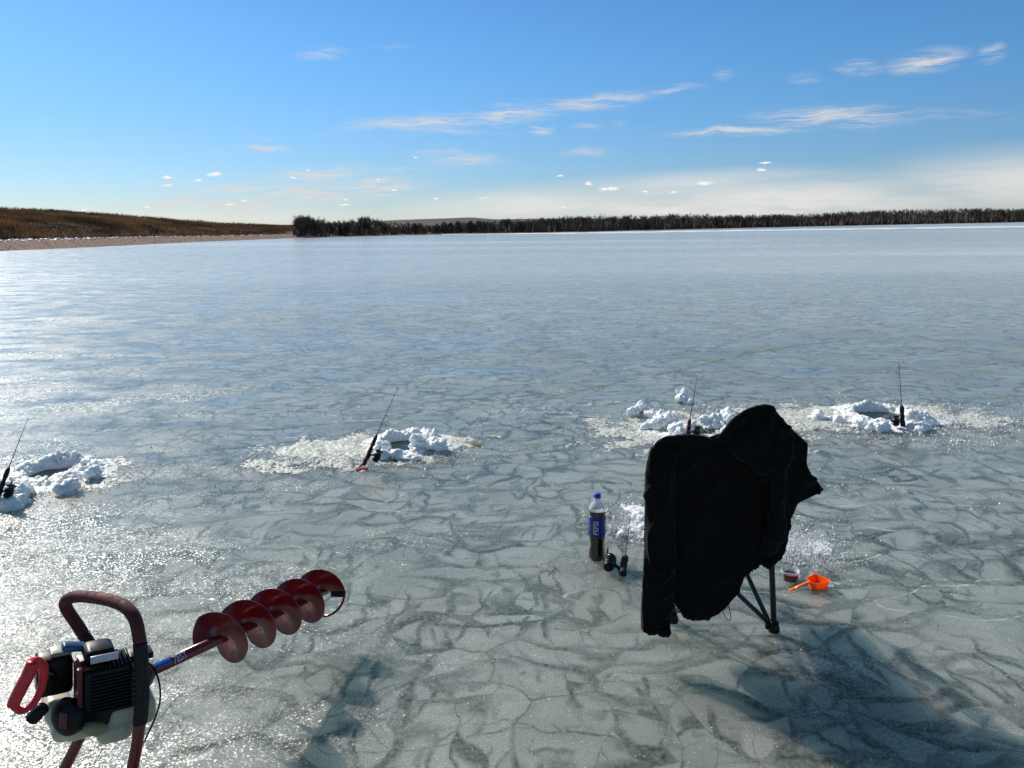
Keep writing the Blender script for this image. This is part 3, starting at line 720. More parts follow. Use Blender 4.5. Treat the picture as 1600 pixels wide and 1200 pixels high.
# hole behind the chair: flat slush and separate blocks
c3 = G(1092, 672)
h3 = empty('ice_hole', (c3.x, c3.y, 0), 'hole with low scattered slush, half hidden behind the top of the draped chair', 'ice hole', 'drilled fishing holes ringed with snow')
wt = MB(); wt.v = [Vector((c3.x, c3.y, .004))]+[Vector((c3.x+.13*math.cos(6.283*k/40), c3.y+.13*math.sin(6.283*k/40), .004)) for k in range(40)]
wt.f = [(0, 1+k, 1+(k+1) % 40) for k in range(40)]; wt.build('water', M['water'], h3, smooth=False)
slush_sheet('slush', c3.x-.05, c3.y-.02, .95, .62, .013, None, 33, M['slush'], .1, (c3.x, c3.y, .12), h3, thr=.25)
slush_sheet('snow_crust', c3.x-.28, c3.y-.15, .40, .22, .018, None, 37, M['snow'], .1, (c3.x, c3.y, .12), h3, thr=.4)
def chunk(label, parts, seed):
    mb = MB(); r2 = random.Random(seed)
    for (u, v, r_, z) in parts:
        q = G(u, v+2, 0)+Vector((0, 0, z)); random.seed(int(u*3+v))
        for k in range(6): mb.ico(q+Vector((r2.gauss(0, r_*.45), r2.gauss(0, r_*.4), r2.uniform(-z*.8, r_*.3))), r_*r2.uniform(.45, .8), 2, (1, 1, 1), .5)
    o = remesh(mb, .0075, 1, snow_disp(.013, seed)).build('snow_chunk', M['snow'])
    return recenter(tag(o, label, 'snow chunk', 'snow chunks around the hole behind the chair'))
chunk('white snow block farthest left of the group behind the chair', [(992, 648, .05, .04), (1002, 644, .055, .07), (1014, 650, .04, .03)], 1)
chunk('small pointed snow block standing alone farthest back, beside the rod tip', [(1066, 627, .045, .04), (1066, 622, .03, .08), (1078, 629, .035, .02)], 2)
chunk('wide ragged snow heap left of the rod behind the chair', [(1030, 666, .07, .03), (1045, 661, .08, .05), (1018, 668, .05, .02), (1055, 668, .05, .03)], 3)
chunk('low snow heap right at the rod handle, partly behind the coat', [(1057, 677, .06, .03), (1070, 677, .07, .04), (1083, 680, .05, .03)], 4)
chunk('snow block with a smooth wet face just right of the rod behind the chair', [(1106, 664, .055, .05), (1118, 667, .07, .04), (1130, 670, .05, .03)], 5)
chunk('upright snow block closest to the coat peak behind the chair', [(1136, 650, .04, .06), (1140, 655, .045, .03), (1152, 656, .03, .02)], 6)
# slush beside the bottle
c5 = G(1005, 815)
h5 = empty('ice_hole', (c5.x+.35, c5.y+.1, 0), 'sprayed slush and ice grains around the near hole hidden behind the draped chair', 'ice hole')
slush_sheet('slush', c5.x, c5.y, .20, .34, .012, None, 45, M['snow'], 0, None, h5, .008, thr=.55)
w5 = G(1110, 800); wt = MB(); wt.v = [Vector((w5.x, w5.y, .004))]+[Vector((w5.x+.12*math.cos(6.283*k/40), w5.y+.12*math.sin(6.283*k/40), .004)) for k in range(40)]
wt.f = [(0, 1+k, 1+(k+1) % 40) for k in range(40)]; wt.build('water', M['water'], h5, smooth=False)
def chunk2(label, parts, seed):
    o = chunk(label, parts, seed); o['group'] = 'snow lumps beside the bottle'; return o
chunk2('round snow lump against the left edge of the coat, behind the bottle', [(998, 806, .022, .016), (1004, 811, .024, .012)], 7)
chunk2('small flat snow lump nearest the bottle', [(969, 835, .016, .008), (976, 836, .014, .008)], 8)
chunk2('snow lump low against the coat edge, right of the short rod tip', [(1008, 825, .02, .014)], 9)
c6 = G(1248, 848); h6 = slush_sheet('snow_dusting', c6.x, c6.y, .20, .26, .004, None, 55, M['chips'], 0, None, None, .006, thr=.62); tag(h6, 'thin dusting of bright ice grains on the ice right of the chair', 'snow dusting', kind='stuff')
# loose ice grains
for (u, v, rx, ry, n, s0, s1, sd2) in [(600, 705, .85, .50, 9500, .0025, .009, 1), (1395, 655, 1.25, .55, 13000, .0025, .011, 2), (1085, 662, 1.1, .6, 7500, .0025, .009, 3), (80, 750, .7, .5, 5000, .0025, .009, 4),
                                   (1000, 815, .24, .36, 6000, .002, .007, 5), (1245, 850, .26, .34, 9000, .0018, .006, 6), (1130, 800, .45, .3, 1200, .002, .006, 7), (500, 715, .45, .22, 2600, .0025, .009, 8),
                                   (900, 880, 2.2, 1.1, 1500, .0015, .005, 9), (1300, 760, 2.4, 1.4, 1300, .002, .007, 10), (400, 760, 1.6, 1.0, 1500, .002, .006, 11), (1500, 690, .7, .35, 900, .003, .009, 12), (800, 640, 4, 2.2, 900, .003, .009, 13)]:
    c = G(u, v); chips(chipmb, c.x, c.y, rx, ry, n, s0, s1, 0, sd2)
tag(chipmb.build('ice_grains', M['chips'], smooth=False), 'loose glittering ice grains sprinkled over the ice around the holes', 'ice grains', kind='stuff')
# long healed crack across the lake
cp = [G(380, 674), G(450, 668), G(520, 661), G(600, 655), G(650, 648), G(720, 637), G(790, 626), G(830, 621), G(900, 611), G(960, 598), G(1040, 583), G(1120, 563), G(1180, 550), G(1240, 541), G(1330, 531)]
pp = catmull(cp, 22); vs = []; fs = []
for i, p_ in enumerate(pp):
    j = fb(p_, 2.2, 4)*.05; w_ = .010+.012*abs(fb(p_, 3, 3, 7)); e = min(1, i/60, (len(pp)-1-i)/60)
    w_ *= e+.1; q = p_+Vector((0, j, 0)); q.z = 0
    vs += [q+Vector((0, -w_, -.002)), q+Vector((0, -w_*.3, (.003+.002*e))), q+Vector((0, w_*.4, .001)), q+Vector((0, w_, -.002))]
for i in range(len(pp)-1):
    for k in range(3): fs.append((i*4+k, (i+1)*4+k, (i+1)*4+k+1, i*4+k+1))
M['crack'] = simple('refrozen_crack', (.62, .58, .48), .5, var=.3, vscale=6)
tag(mk('ice_crack', vs, fs, M['crack']), kind='structure')
# brown leaf frozen in by the middle hole
mb = MB(); c = G(745, 694); vs = [c+Vector((0, 0, .012))]
for k in range(14):
    a = 6.283*k/14; vs.append(c+Vector((.055*math.cos(a)*(1+.25*math.sin(3*a)), .05*math.sin(a)*(1+.2*math.cos(5*a)), .006+.004*math.sin(4*a))))
mb.add(vs, [(0, 1+k, 1+(k+1) % 14) for k in range(14)]); tag(recenter(mb.build('leaf', M['leaf'])), 'flat brown leaf lying on the ice right of the middle hole', 'leaf')

# ------------------------------------------------------------------ ice fishing rods
def rod(label, B, Tp, hl, reel_side, group='short ice fishing rods set by the holes', rings=False, handle_r=.013, reel=.55, knob_dir=None, red=False, guides=5, bend=.0, tipcol=None, rs=1.35):
    root = empty('fishing_rod', tuple(B), label, 'fishing rod', group)
    d = (Tp-B).normalized(); L = (Tp-B).length; s_ = Vector(reel_side); s_ = (s_-d*s_.dot(d)).normalized()
    h = MB(); pr = [(handle_r*.85, 0), (handle_r*1.1, .006), (handle_r*1.05, .03), (handle_r*.85, hl*.35), (handle_r*1.0, hl*.5), (handle_r*.8, hl*.62), (handle_r*1.05, hl*.72), (handle_r, hl*.9), (handle_r*.45, hl)]
    h.lathe(pr, B, d, 14); h.build('handle', M['rubber'], root)
    if rings:
        for q in (.18, .42, .66):
            g_ = MB(); g_.lathe([(handle_r*1.1, 0), (handle_r*1.3, .003), (handle_r*1.3, .010), (handle_r*1.1, .013)], B+d*hl*q, d, 14); g_.build('ring', M['redring'], root)
    path = [(B+d*hl*.98).lerp(Tp, t)+s_*bend*math.sin(math.pi*t) for t in [i/8 for i in range(9)]]
    b = MB(); b.tube(path, [.0030, .0026, .0022, .0018, .0014], 6); b.build('blank', M['darkmetal'], root)
    if tipcol:
        b = MB(); b.tube([path[-3], path[-2], path[-1]], [.003, .0026, .0022], 6); b.build('tip', tipcol, root)
    for i in range(guides):
        p_ = path[1]+(path[-1]-path[1])*(i/(guides-1)); rr = .009*(1-.5*i/(guides-1))
        g_ = MB(); cc = p_+s_*(rr+.003); y = d.cross(s_)
        g_.tube([cc+(s_*math.cos(a)+y*math.sin(a))*rr for a in [6.283*k/10 for k in range(11)]], .0011, 4, cap=False)
        g_.tube([p_-s_*.001, p_+s_*.003], .0028, 5); g_.build('line_guide', M['darkmetal'], root)
    # reel
    rp = B+d*hl*reel; ax = d; y = d.cross(s_)
    f_ = MB(); f_.tube(catmull([rp-d*.02+s_*handle_r, rp+s_*(handle_r+.008), rp+s_*.042], 4), [.004, .0045, .006], 8); f_.tube([rp-d*.03+s_*handle_r*.95, rp+d*.03+s_*handle_r*.95], .0035, 6)
    f_.build('reel_foot', M['plast'], root)
    c_ = rp+s_*.052; bd = MB(); bd.ico(c_, .019, 2, (1, 1, 1.1)); bd.lathe([(.012, -.026), (.017, -.018), (.018, -.004)], c_, d, 14); rb = bd.build('reel', M['plast'], root)
    sp = MB(); sp.lathe([(.010, .0), (.021, .006), (.021, .009), (.015, .011), (.015, .022), (.021, .024), (.020, .030), (.008, .032)], c_+d*.004, d, 18); sp.build('spool', M['darkmetal'], rb)
    bl = MB(); bl.tube([c_+d*.012+y*.024*math.cos(a)+(s_*.6+d*.5)*.03*math.sin(a) for a in [math.pi*k/10 for k in range(11)]], .0014, 5); bl.build('bail', M['metal'], rb)
    kd = Vector(knob_dir) if knob_dir else (y*1.0)
    kd.normalize(); s2 = kd.cross(d).normalized()
    cr2 = MB(); a0 = c_+kd*.02; a1 = a0+kd*.014; a2 = a1+d*.03+kd*.008; a3 = a2+kd*.016
    cr2.tube([c_, a0, a1], .0035, 6); cr2.tube([a1, a2], .003, 6); ck = cr2.build('crank', M['darkmetal'], rb)
    for ob in [ch for ch in root.children if ch.name.split('.')[0] in ('reel', 'reel_foot')]:
        for oo in [ob]+list(ob.children):
            q = rp+s_*handle_r-Vector(root.location); oo.data.transform(Matrix.Translation(q) @ Matrix.Scale(rs, 4) @ Matrix.Translation(-q))
    return root, path
def holder(label, foot, top, grp, mat):
    """a small wire holder: foot plate and a bent arm that the rod rests in"""
    root = empty('rod_holder', tuple(foot), label, 'rod holder', grp)
    b = MB(); rot = Matrix.Rotation(.3, 3, 'Z'); b.box(foot+Vector((0, 0, .006)), (.085, .055, .010), rot, .004); b.build('foot', mat, root)
    b = MB(); b.tube(catmull([foot+Vector((-.02, .01, .008)), foot.lerp(top, .5)+Vector((-.01, 0, 0)), top], 5), .004, 6); b.build('arm', M['darkmetal'], root)
    return root
# middle rod, leaning right
B = G(568, 727, .03); Tp = AY(621, 606, B.y+.22)
_, pth = rod('black and red rod leaning right over the middle hole', B, Tp, .22, (1, -.25, .1), rings=True, reel=.38, knob_dir=(.3, -.5, .8), guides=4)
holder('small pinkish red foot under the handle of the middle leaning rod', G(565, 733), B+(Tp-B)*.1, 'small rod holders', M['pink'])
def fline(label, a, b):
    mb = MB(); mb.tube([a, a.lerp(b, .5)+Vector((.002, 0, 0)), b], .0006, 4); tag(recenter(mb.build('fishing_line', M['line'])), label, 'fishing line', 'lines hanging from the rod tips')
fline('thin line hanging from the tip of the middle leaning rod', Tp, G(624, 690))
mb = MB(); a = G(609, 715, .02); b = G(620, 722, .006); mb.tube([a, a.lerp(b, .5)+Vector((0, 0, .004)), b], [.004, .007, .005], 6); tag(recenter(mb.build('stick', M['plast'])), 'short black stick lying at the foot of the middle snow ring', 'stick')
# left rod at the edge
B = G(-6, 782, .05); Tp = AY(43, 655, B.y+.22)
rod('black rod at the extreme left edge leaning over the leftmost hole', B, Tp, .20, (1, -.2, .1), reel=.30, knob_dir=(.4, -.4, .6), guides=5)
holder('dark rod holder at the extreme left edge below the leftmost rod', G(5, 795), B+(Tp-B)*.1, 'small rod holders', M['plast'])
mb = MB(); a = G(31, 772, .02); b = G(50, 779, .006); mb.tube([a, a.lerp(b, .5)+Vector((0, 0, .003)), b], [.004, .006, .003], 6); tag(recenter(mb.build('stick', M['plast'])), 'short black stick lying in front of the leftmost snow ring', 'stick')
# rod behind the chair
B = G(1072, 690, .02); Tp = AY(1089, 590, B.y+.10)
rod('rod with a red ringed handle seen just above the coat, behind the chair', B, Tp, .17, (1, -.3, .1), rings=True, reel=.45, knob_dir=(.9, -.2, .0), guides=5)
holder('black rod holder behind the coat, under the red ringed rod', G(1068, 692), B+(Tp-B)*.1, 'small rod holders', M['plast'])
# right rod, upright
B = G(1411, 667, .015); Tp = AY(1404, 562, B.y+.10)
rod('upright rod with black handle and pale red tip before the right hole', B, Tp, .17, (-1, -.3, .05), reel=.28, handle_r=.017, knob_dir=(-.8, -.2, .1), guides=4, tipcol=M['pink'])
holder('black rod holder at the foot of the upright right rod', G(1411, 668), B+(Tp-B)*.06, 'small rod holders', M['plast'])
fline('thin line hanging beside the upright right rod', Tp, G(1397, 645, .02))
# short rod lying by the bottle
B = G(973, 897, .016); Tp = G(985, 812, .07)
rod('short black rod lying on the ice between the bottle and the coat', B, Tp, .17, (-1, 0, .22), rs=1.5, reel=.30, handle_r=.0165, knob_dir=(-.05, .9, .5), guides=4)

# ------------------------------------------------------------------ bottle
def text_mesh(txt, size, ext=.0006, font_bold=True):
    cu = bpy.data.curves.new('t', 'FONT'); cu.body = txt; cu.size = size; cu.extrude = 0; cu.align_x = 'CENTER'; cu.align_y = 'CENTER'; cu.offset = size*.025
    o = bpy.data.objects.new('t', cu); COL.objects.link(o); dg = bpy.context.evaluated_depsgraph_get(); me = o.evaluated_get(dg).to_mesh()
    bm = bmesh.new(); bm.from_mesh(me); bmesh.ops.subdivide_edges(bm, edges=[e for e in bm.edges if e.calc_length() > size*.25], cuts=3, use_grid_fill=False); bmesh.ops.triangulate(bm, faces=bm.faces)
    vs = [v.co.copy() for v in bm.verts]; fs = [tuple(v.index for v in f.verts) for f in bm.faces]; bm.free()
    o.evaluated_get(dg).to_mesh_clear(); bpy.data.objects.remove(o); return vs, fs
c = G(932, 874); root = empty('soda_bottle', (c.x, c.y, 0), 'cola bottle with blue cap and blue label standing on the ice left of the chair', 'bottle')
def petal(r, h, a): return r*(1-.10*(abs(math.sin(2.5*a)) < .35)*(1 if h < .03 else 0)) if h < .05 else r
prof = [(.018, .004), (.030, .0), (.037, .006), (.041, .022), (.0405, .045), (.036, .075), (.0375, .095), (.041, .115), (.041, .135), (.041, .232), (.0405, .245)]
b = MB(); b.lathe([(r*.985, h) for r, h in prof]+[(.039, .252), (.0385, .2525)], c, seg=40, fn=petal); b.build('cola', M['cola'], root)
b = MB(); b.lathe([(.0395, .2535), (.037, .266), (.030, .281), (.020, .294), (.0135, .301), (.0128, .310), (.0165, .311), (.0165, .3135), (.0125, .314)], c, seg=40); b.build('shoulder', M['clear'], root)
b = MB(); b.lathe([(.0418, .130), (.0418, .226), (.0412, .228)], c, seg=48); lb = b.build('label', M['labelblue'], root)
b = MB(); b.lathe([(.0150, .315), (.0165, .3165), (.0165, .334), (.0150, .3365), (.003, .337)], c, seg=32, fn=lambda r, h, a: r*(1+.02*math.cos(20*a))); b.build('cap', M['capblue'], root)
vs, fs = text_mesh('PEPSI', .026); base_a = math.atan2(-c.x, -c.y)   # toward the camera
xs = [v.x for v in vs]; k_ = .066/(max(xs)-min(xs)); out_v = []
for v in vs:
    th = (v.y*k_*1.15)/.0425; h = .176+v.x*k_
    # letters run upward, their tops toward the left
    a = -th-.09; vx = Vector((-c.x, -c.y, 0)).normalized(); side = Vector((0, 0, 1)).cross(vx)   # camera right
    dr = vx*math.cos(a)+side*math.sin(a); out_v.append(c+dr*.0424+Vector((0, 0, h)))
mk('lettering', out_v, fs, M['silver'], lb, smooth=False)
# ------------------------------------------------------------------ bait cup
c = G(1234, 906); root = empty('bait_cup', (c.x, c.y, 0), 'small round clear tub with a maroon label and dark bait, right of the chair leg', 'bait cup')
H = .046
b = MB(); b.lathe([(.027, .0), (.031, .001), (.0385, H-.008), (.0405, H-.007), (.0405, H), (.0385, H+.001), (.0375, H-.004), (.030, .003), (.02, .0025)], c, seg=40); b.build('tub', M['clear'], root)
b = MB(); b.lathe([(.02, .004), (.0295, .0045), (.0345, H*.62), (.02, H*.68), (.004, H*.66)], c, seg=32, fn=lambda r, h, a: r*(1+.015*math.sin(7*a))); b.build('bait', M['soil'], root)
lb = MB(); vs = []; n = 26
for (f, h) in ((0, .004), (1, H-.011)):
    r_ = .0320+(.0385-.0320)*(h-.001)/(H-.009)+.0004
    for k in range(n):
        a = R(-90-66)+R(120)*k/(n-1); vs.append(c+Vector((r_*math.cos(a), r_*math.sin(a), h)))
lb.add(vs, [(k, k+1, n+k+1, n+k) for k in range(n-1)]); lbo = lb.build('label', M['labelred'], root)
for i, h in enumerate((.013, .018, .023)):
    q = MB(); vs = []
    for hh in (h, h+.0016):
        r_ = .0320+(.0385-.0320)*(hh-.001)/(H-.009)+.0009
        for k in range(10): a = R(-90-30+4*i)+R(44)*k/9; vs.append(c+Vector((r_*math.cos(a), r_*math.sin(a), hh)))
    q.add(vs, [(k, k+1, 10+k+1, 10+k) for k in range(9)]); q.build('print_line', simple('label_print', (.30, .12, .12), .5), lbo)
# ------------------------------------------------------------------ orange scoop
c = G(1281, 919); root = empty('ice_scoop', (c.x, c.y, 0), 'bright orange plastic scoop with a straight handle lying on the ice', 'scoop')
def loop(pts, z): return [Vector((p[0], p[1], z)) for p in pts]
hz = .042
rim = [G(1261, 903, hz), G(1273, 896, hz), G(1297, 905.5, hz), G(1296, 909, hz), G(1275, 911.5, hz), G(1266, 909.5, hz)]
ctr = sum(rim, Vector())/6
def ring_s(s_, z): return [Vector((ctr.x+(p.x-ctr.x)*s_, ctr.y+(p.y-ctr.y)*s_, z)) for p in rim]
b = MB(); levels = [ring_s(.80, .004), ring_s(.84, .002), ring_s(.98, hz-.004), ring_s(1.05, hz-.003), ring_s(1.05, hz), ring_s(.97, hz), ring_s(.80, .008)]
vs = []; nseg = 6
def roundp(pts, n=5):
    o = []
    for i in range(len(pts)):
        a, p_, q = pts[i-1], pts[i], pts[(i+1) % len(pts)]; r_ = min(.008, (a-p_).length*.4, (q-p_).length*.4)
        s1 = p_+(a-p_).normalized()*r_; s2 = p_+(q-p_).normalized()*r_
        for k in range(n): t = k/(n-1); o.append((1-t)**2*s1+2*t*(1-t)*p_+t*t*s2)
    return o
Ls = [roundp(l) for l in levels]; nn = len(Ls[0])
vs = [v for l in Ls for v in l]; fs = [(i*nn+k, i*nn+(k+1) % nn, (i+1)*nn+(k+1) % nn, (i+1)*nn+k) for i in range(len(Ls)-1) for k in range(nn)]
fs += [tuple(range(nn))[::-1], tuple((len(Ls)-1)*nn+k for k in range(nn))]
o = MB().add(vs, fs).build('cup', M['orange'], root); auto(o, 40)
b = MB(); a1 = G(1265, 909, .036); a2 = G(1250, 915, .027); a3 = G(1242, 919, .014); a4 = G(1234, 922, .006)
b.tube(catmull([a1, a2, a3, a4], 6), [.010, .0095, .0095, .008], 10, flat=.45, ref=Vector((.5, .9, 0))); b.build('handle', M['orange'], root)

# ------------------------------------------------------------------ folding chair
rrf = G(1209, 987); rlf = G(1051, 972); frf = rrf+Vector((-.08, .50, 0)); flf = rlf+Vector((.07, .46, 0))
root = empty('camp_chair', ((rrf.x+rlf.x)/2, (rrf.y+rlf.y)/2+.2, 0), 'folding camp chair with dark steel tube legs, almost hidden under a black coat', 'camp chair')
rtop = AY(1197, 650, 2.72); ltop = AY(1062, 700, 2.78)
def tube_part(name, pts, r_, mat='chairtube', seg=12):
    b = MB(); b.tube(pts, r_, seg); return b.build(name, M[mat], root)
def upto(z, a, b): return a+(b-a)*((z-a.z)/(b.z-a.z))
tube_part('back_post', [rrf+Vector((0, 0, .02)), upto(.5, rrf, rtop), rtop], .0115)
tube_part('back_post', [rlf+Vector((0, 0, .02)), upto(.5, rlf, ltop), ltop], .0115)
fr_t = frf+Vector((-.02, -.06, .54)); fl_t = flf+Vector((.02, -.06, .54))
tube_part('front_post', [frf+Vector((0, 0, .02)), fr_t], .0115); tube_part('front_post', [flf+Vector((0, 0, .02)), fl_t], .0115)
# crossing struts: rear, each side, front
rr45 = upto(.44, rrf, rtop); rl45 = upto(.44, rlf, ltop)
o_ = Vector((0, .018, 0))
tube_part('cross_strut', [rrf+Vector((-.022, .01, .035)), AY(1150, 925, 2.80), rl45+Vector((.01, .02, 0))], .0095)
tube_part('cross_strut', [rlf+Vector((.022, .03, .035)), AY(1066, 955, 2.93), rr45+Vector((0, .04, 0))], .0095)
tube_part('cross_strut', [rrf+Vector((-.014, .02, .03)), AY(1165, 893, 3.0), frf+Vector((-.10, -.03, .44))], .0095)
tube_part('cross_strut', [frf+Vector((.016, 0, .03)), rr45+Vector((.016, .05, -.03))], .0095)
tube_part('cross_strut', [flf+Vector((-.016, 0, .03)), rl45+Vector((-.016, 0, 0))], .0095); tube_part('cross_strut', [rlf+Vector((-.016, 0, .03)), flf+Vector((-.016, 0, .44))], .0095)
tube_part('cross_strut', [frf+Vector((0, .016, .03)), flf+Vector((0, .016, .44))], .0095); tube_part('cross_strut', [flf+Vector((0, -.016, .03)), frf+Vector((0, -.016, .44))], .0095)
for p_ in (rrf, rlf, frf, flf):
    b = MB(); b.lathe([(.018, 0), (.022, .002), (.023, .014), (.019, .026), (.016, .045), (.0125, .046)], p_, seg=20)
    b.box(p_+Vector((-.018, .008, .022)), (.030, .022, .026), None, .005); b.build('foot', M['plast'], root)
def sheet(name, a, b_, c_, d_, sag, mat, n=14, th=.004):
    vs = []; nrm = (b_-a).cross(d_-a).normalized()
    for l in (0, 1):
        for i in range(n+1):
            for j in range(n+1):
                s_, t = i/n, j/n; p_ = (a*(1-s_)+b_*s_)*(1-t)+(d_*(1-s_)+c_*s_)*t
                p_ = p_+nrm*(l*th)+sag*math.sin(math.pi*s_)*math.sin(math.pi*t); vs.append(p_)
    m_ = (n+1)**2; fs = []
    for i in range(n):
        for j in range(n):
            q = (i*(n+1)+j, (i+1)*(n+1)+j, (i+1)*(n+1)+j+1, i*(n+1)+j+1); fs.append(q[::-1]); fs.append(tuple(k+m_ for k in q))
    return mk(name, vs, fs, M[mat], root)
sheet('seat', rl45, rr45, frf+Vector((0, 0, .44)), flf+Vector((0, 0, .44)), Vector((0, 0, -.10)), 'chairfab')
sheet('backrest', upto(.40, rlf, ltop), upto(.40, rrf, rtop), rtop, ltop, Vector((0, -.03, 0)), 'chairfab')
sheet('armrest', upto(.62, rrf, rtop)+Vector((-.03, 0, 0)), upto(.62, rrf, rtop)+Vector((.03, 0, 0)), fr_t+Vector((.03, 0, 0)), fr_t+Vector((-.03, 0, 0)), Vector((0, 0, -.02)), 'chairfab', 8)
sheet('armrest', upto(.62, rlf, ltop)+Vector((-.03, 0, 0)), upto(.62, rlf, ltop)+Vector((.03, 0, 0)), fl_t+Vector((.03, 0, 0)), fl_t+Vector((-.03, 0, 0)), Vector((0, 0, -.02)), 'chairfab', 8)
b = MB(); p1 = AY(1129, 950, 2.72); b.tube(catmull([AY(1128, 945, 2.70), AY(1131, 960, 2.70), AY(1138, 969, 2.70), AY(1142, 964, 2.70), AY(1138, 945, 2.70)], 6), .0016, 5); b.build('cord_loop', M['plast'], root)

# ------------------------------------------------------------------ coat draped over the chair
outl = [(1040, 681), (1056, 679), (1085, 679), (1104, 682), (1115, 688), (1122, 682), (1131, 671), (1143, 657), (1152, 650), (1165, 641), (1180, 635), (1192, 632), (1203, 633), (1210, 640), (1217, 649), (1231, 664), (1246, 678), (1262, 693), (1261, 712), (1259, 733), (1268, 741), (1280, 756), (1288, 765), (1281, 770), (1264, 778), (1247, 785), (1240, 802), (1230, 820), (1230, 845), (1226, 862), (1215, 874), (1206, 884), (1199, 885), (1187, 877), (1176, 884), (1163, 893), (1160, 912), (1152, 930), (1138, 947), (1122, 960), (1104, 966), (1090, 968), (1072, 962), (1058, 950), (1046, 935), (1035, 905), (1020, 870), (1013, 830), (1010, 790), (1009, 740), (1011, 722), (1018, 702), (1028, 688)]
hole = [(1184, 828), (1188, 814), (1197, 803), (1203, 796), (1206, 806), (1205, 821), (1193, 826)]
def coatY(u, v): return 2.63+.06*(v-632)/340+.05*((u-1120)/140)**2*.6
def prism(outer, inner, y0, y1):
    pts = [Vector((p[0], p[1], 0)) for p in outer]; lists = [pts]
    if inner: lists.append([Vector((p[0], p[1], 0)) for p in inner])
    tri = geometry.tessellate_polygon(lists); al = [p for l in lists for p in l]; n_ = len(al); vs = []
    for yy in (y0, y1):
        for p_ in al: vs.append(AY(p_.x, p_.y, coatY(p_.x, p_.y)+yy(p_.x, p_.y)))
    fs = [tuple(t) for t in tri]+[tuple(k+n_ for k in t)[::-1] for t in tri]; s0 = 0
    for l in lists:
        L = len(l)
        for k in range(L): a, b_ = s0+k, s0+(k+1) % L; fs.append((a, b_, b_+n_, a+n_))
        s0 += L
    bm = bmesh.new(); bv = [bm.verts.new(v) for v in vs]
    for f in fs:
        try: bm.faces.new([bv[k] for k in f])
        except ValueError: pass
    bmesh.ops.recalc_face_normals(bm, faces=bm.faces); bm.verts.index_update()
    r_ = MB(); r_.v = [v.co.copy() for v in bm.verts]; r_.f = [tuple(v.index for v in f.verts) for f in bm.faces]; bm.free(); return r_
def cloth(amp, seed, sx=9, sz=2.2):
    def f(c, n):
        q = Vector((c.x*sx+c.z*1.5, c.y*sx*.7, c.z*sz+seed)); a = noise.noise(q)
        q2 = Vector((c.x*sx*.8-c.z*3.5, c.y*3, c.z*sz*1.6+c.x*2+seed))
        r_ = 1-abs(noise.noise(q*1.7+Vector((3, 1, 0))))*2.4; r2_ = 1-abs(noise.noise(q2+Vector((8, 1, 0))))*3
        face = max(0.0, min(1.0, (-n.y-.45)*3))
        return c+n*(a*amp*.5+face*(max(0, r_)**3*amp*1.0+max(0, r2_)**4*amp*1.2)+noise.noise(c*38)*.0010)
    return f
mb = prism(outl, hole, lambda u, v: -.02, lambda u, v: .045+.10*max(0, 1-(v-632)/260))
root = empty('coat', (mb.v[0].x, 2.66, 0), 'long black coat draped over the back of the camp chair, hood and sleeve hanging down', 'coat')
mb = remesh(mb, .0075, 2, cloth(.012, 0.0)); mb.build('coat_body', M['coat'], root)
mb = MB()   # sleeve hanging at the left, flattened tube
pth = [(1036, 700, .0), (1031, 740, -.03), (1030, 800, -.045), (1030, 860, -.05), (1029, 915, -.05), (1025, 960, -.05), (1021, 985, -.05)]
P_ = [AY(u, v, coatY(u, v)+dy) for u, v, dy in pth]
mb.tube(catmull(P_, 6), [.050, .056, .058, .060, .060, .057, .048], 18, flat=.42, ref=Vector((1, 0, 0)))
mb.tube([AY(1035, 980, 2.60), AY(1037, 992, 2.60)], [.03, .022], 12, flat=.6, ref=Vector((1, 0, 0)))
mb = remesh(mb, .008, 2, cloth(.013, 4.0, 14, 3)); mb.build('sleeve', M['coat'], root)
mb = MB()   # hood slumped over the right corner of the backrest
for (u, v, y, r_, sq) in [(1188, 676, .0, .070, (1, .8, 1.15)), (1196, 664, .03, .055, (.8, .9, 1)), (1168, 692, -.01, .06, (1, .7, 1.1)), (1205, 700, -.01, .085, (1, .5, 1.3)), (1150, 700, .03, .05, (1, .6, 1.3))]:
    mb.ico(AY(u, v, coatY(u, v)+y), r_, 3, sq)
mb = remesh(mb, .008, 5, cloth(.016, 9.0, 10, 5)); mb.build('hood', M['coat'], root)
mb = MB()   # second sleeve bunched over the right post
pth = [(1215, 700, -.02), (1217, 745, -.035), (1216, 790, -.04), (1213, 830, -.035), (1200, 862, -.02)]
mb.tube(catmull([AY(u, v, coatY(u, v)+dy) for u, v, dy in pth], 6), [.035, .030, .026, .036, .03], 16, flat=.7, ref=Vector((1, 0, 0)))
mb = remesh(mb, .008, 3, cloth(.008, 14.0, 14, 5)); mb.build('sleeve', M['coat'], root)
# the coat's own front half, falling over the seat side of the chair
fo = [(1050, 684), (1085, 682), (1120, 692), (1150, 665), (1180, 645), (1205, 645), (1235, 685), (1240, 740), (1225, 790), (1180, 800), (1120, 815), (1060, 810), (1030, 780), (1028, 720)]
mb = prism(fo, None, lambda u, v: .06, lambda u, v: .13)
mb = remesh(mb, .010, 6, cloth(.014, 21.0)); mb.build('front_panel', M['coat'], root)
# small white tag showing inside the collar
b = MB(); q = [AY(1132, 671, 2.70), AY(1147, 657, 2.70), AY(1151, 660, 2.70), AY(1136, 676, 2.70)]
b.add(q+[p_+Vector((0, .003, 0)) for p_ in q], [(0, 1, 2, 3), (7, 6, 5, 4), (0, 4, 5, 1), (1, 5, 6, 2), (2, 6, 7, 3), (3, 7, 4, 0)]); b.build('lining', M['white'], root, smooth=False)

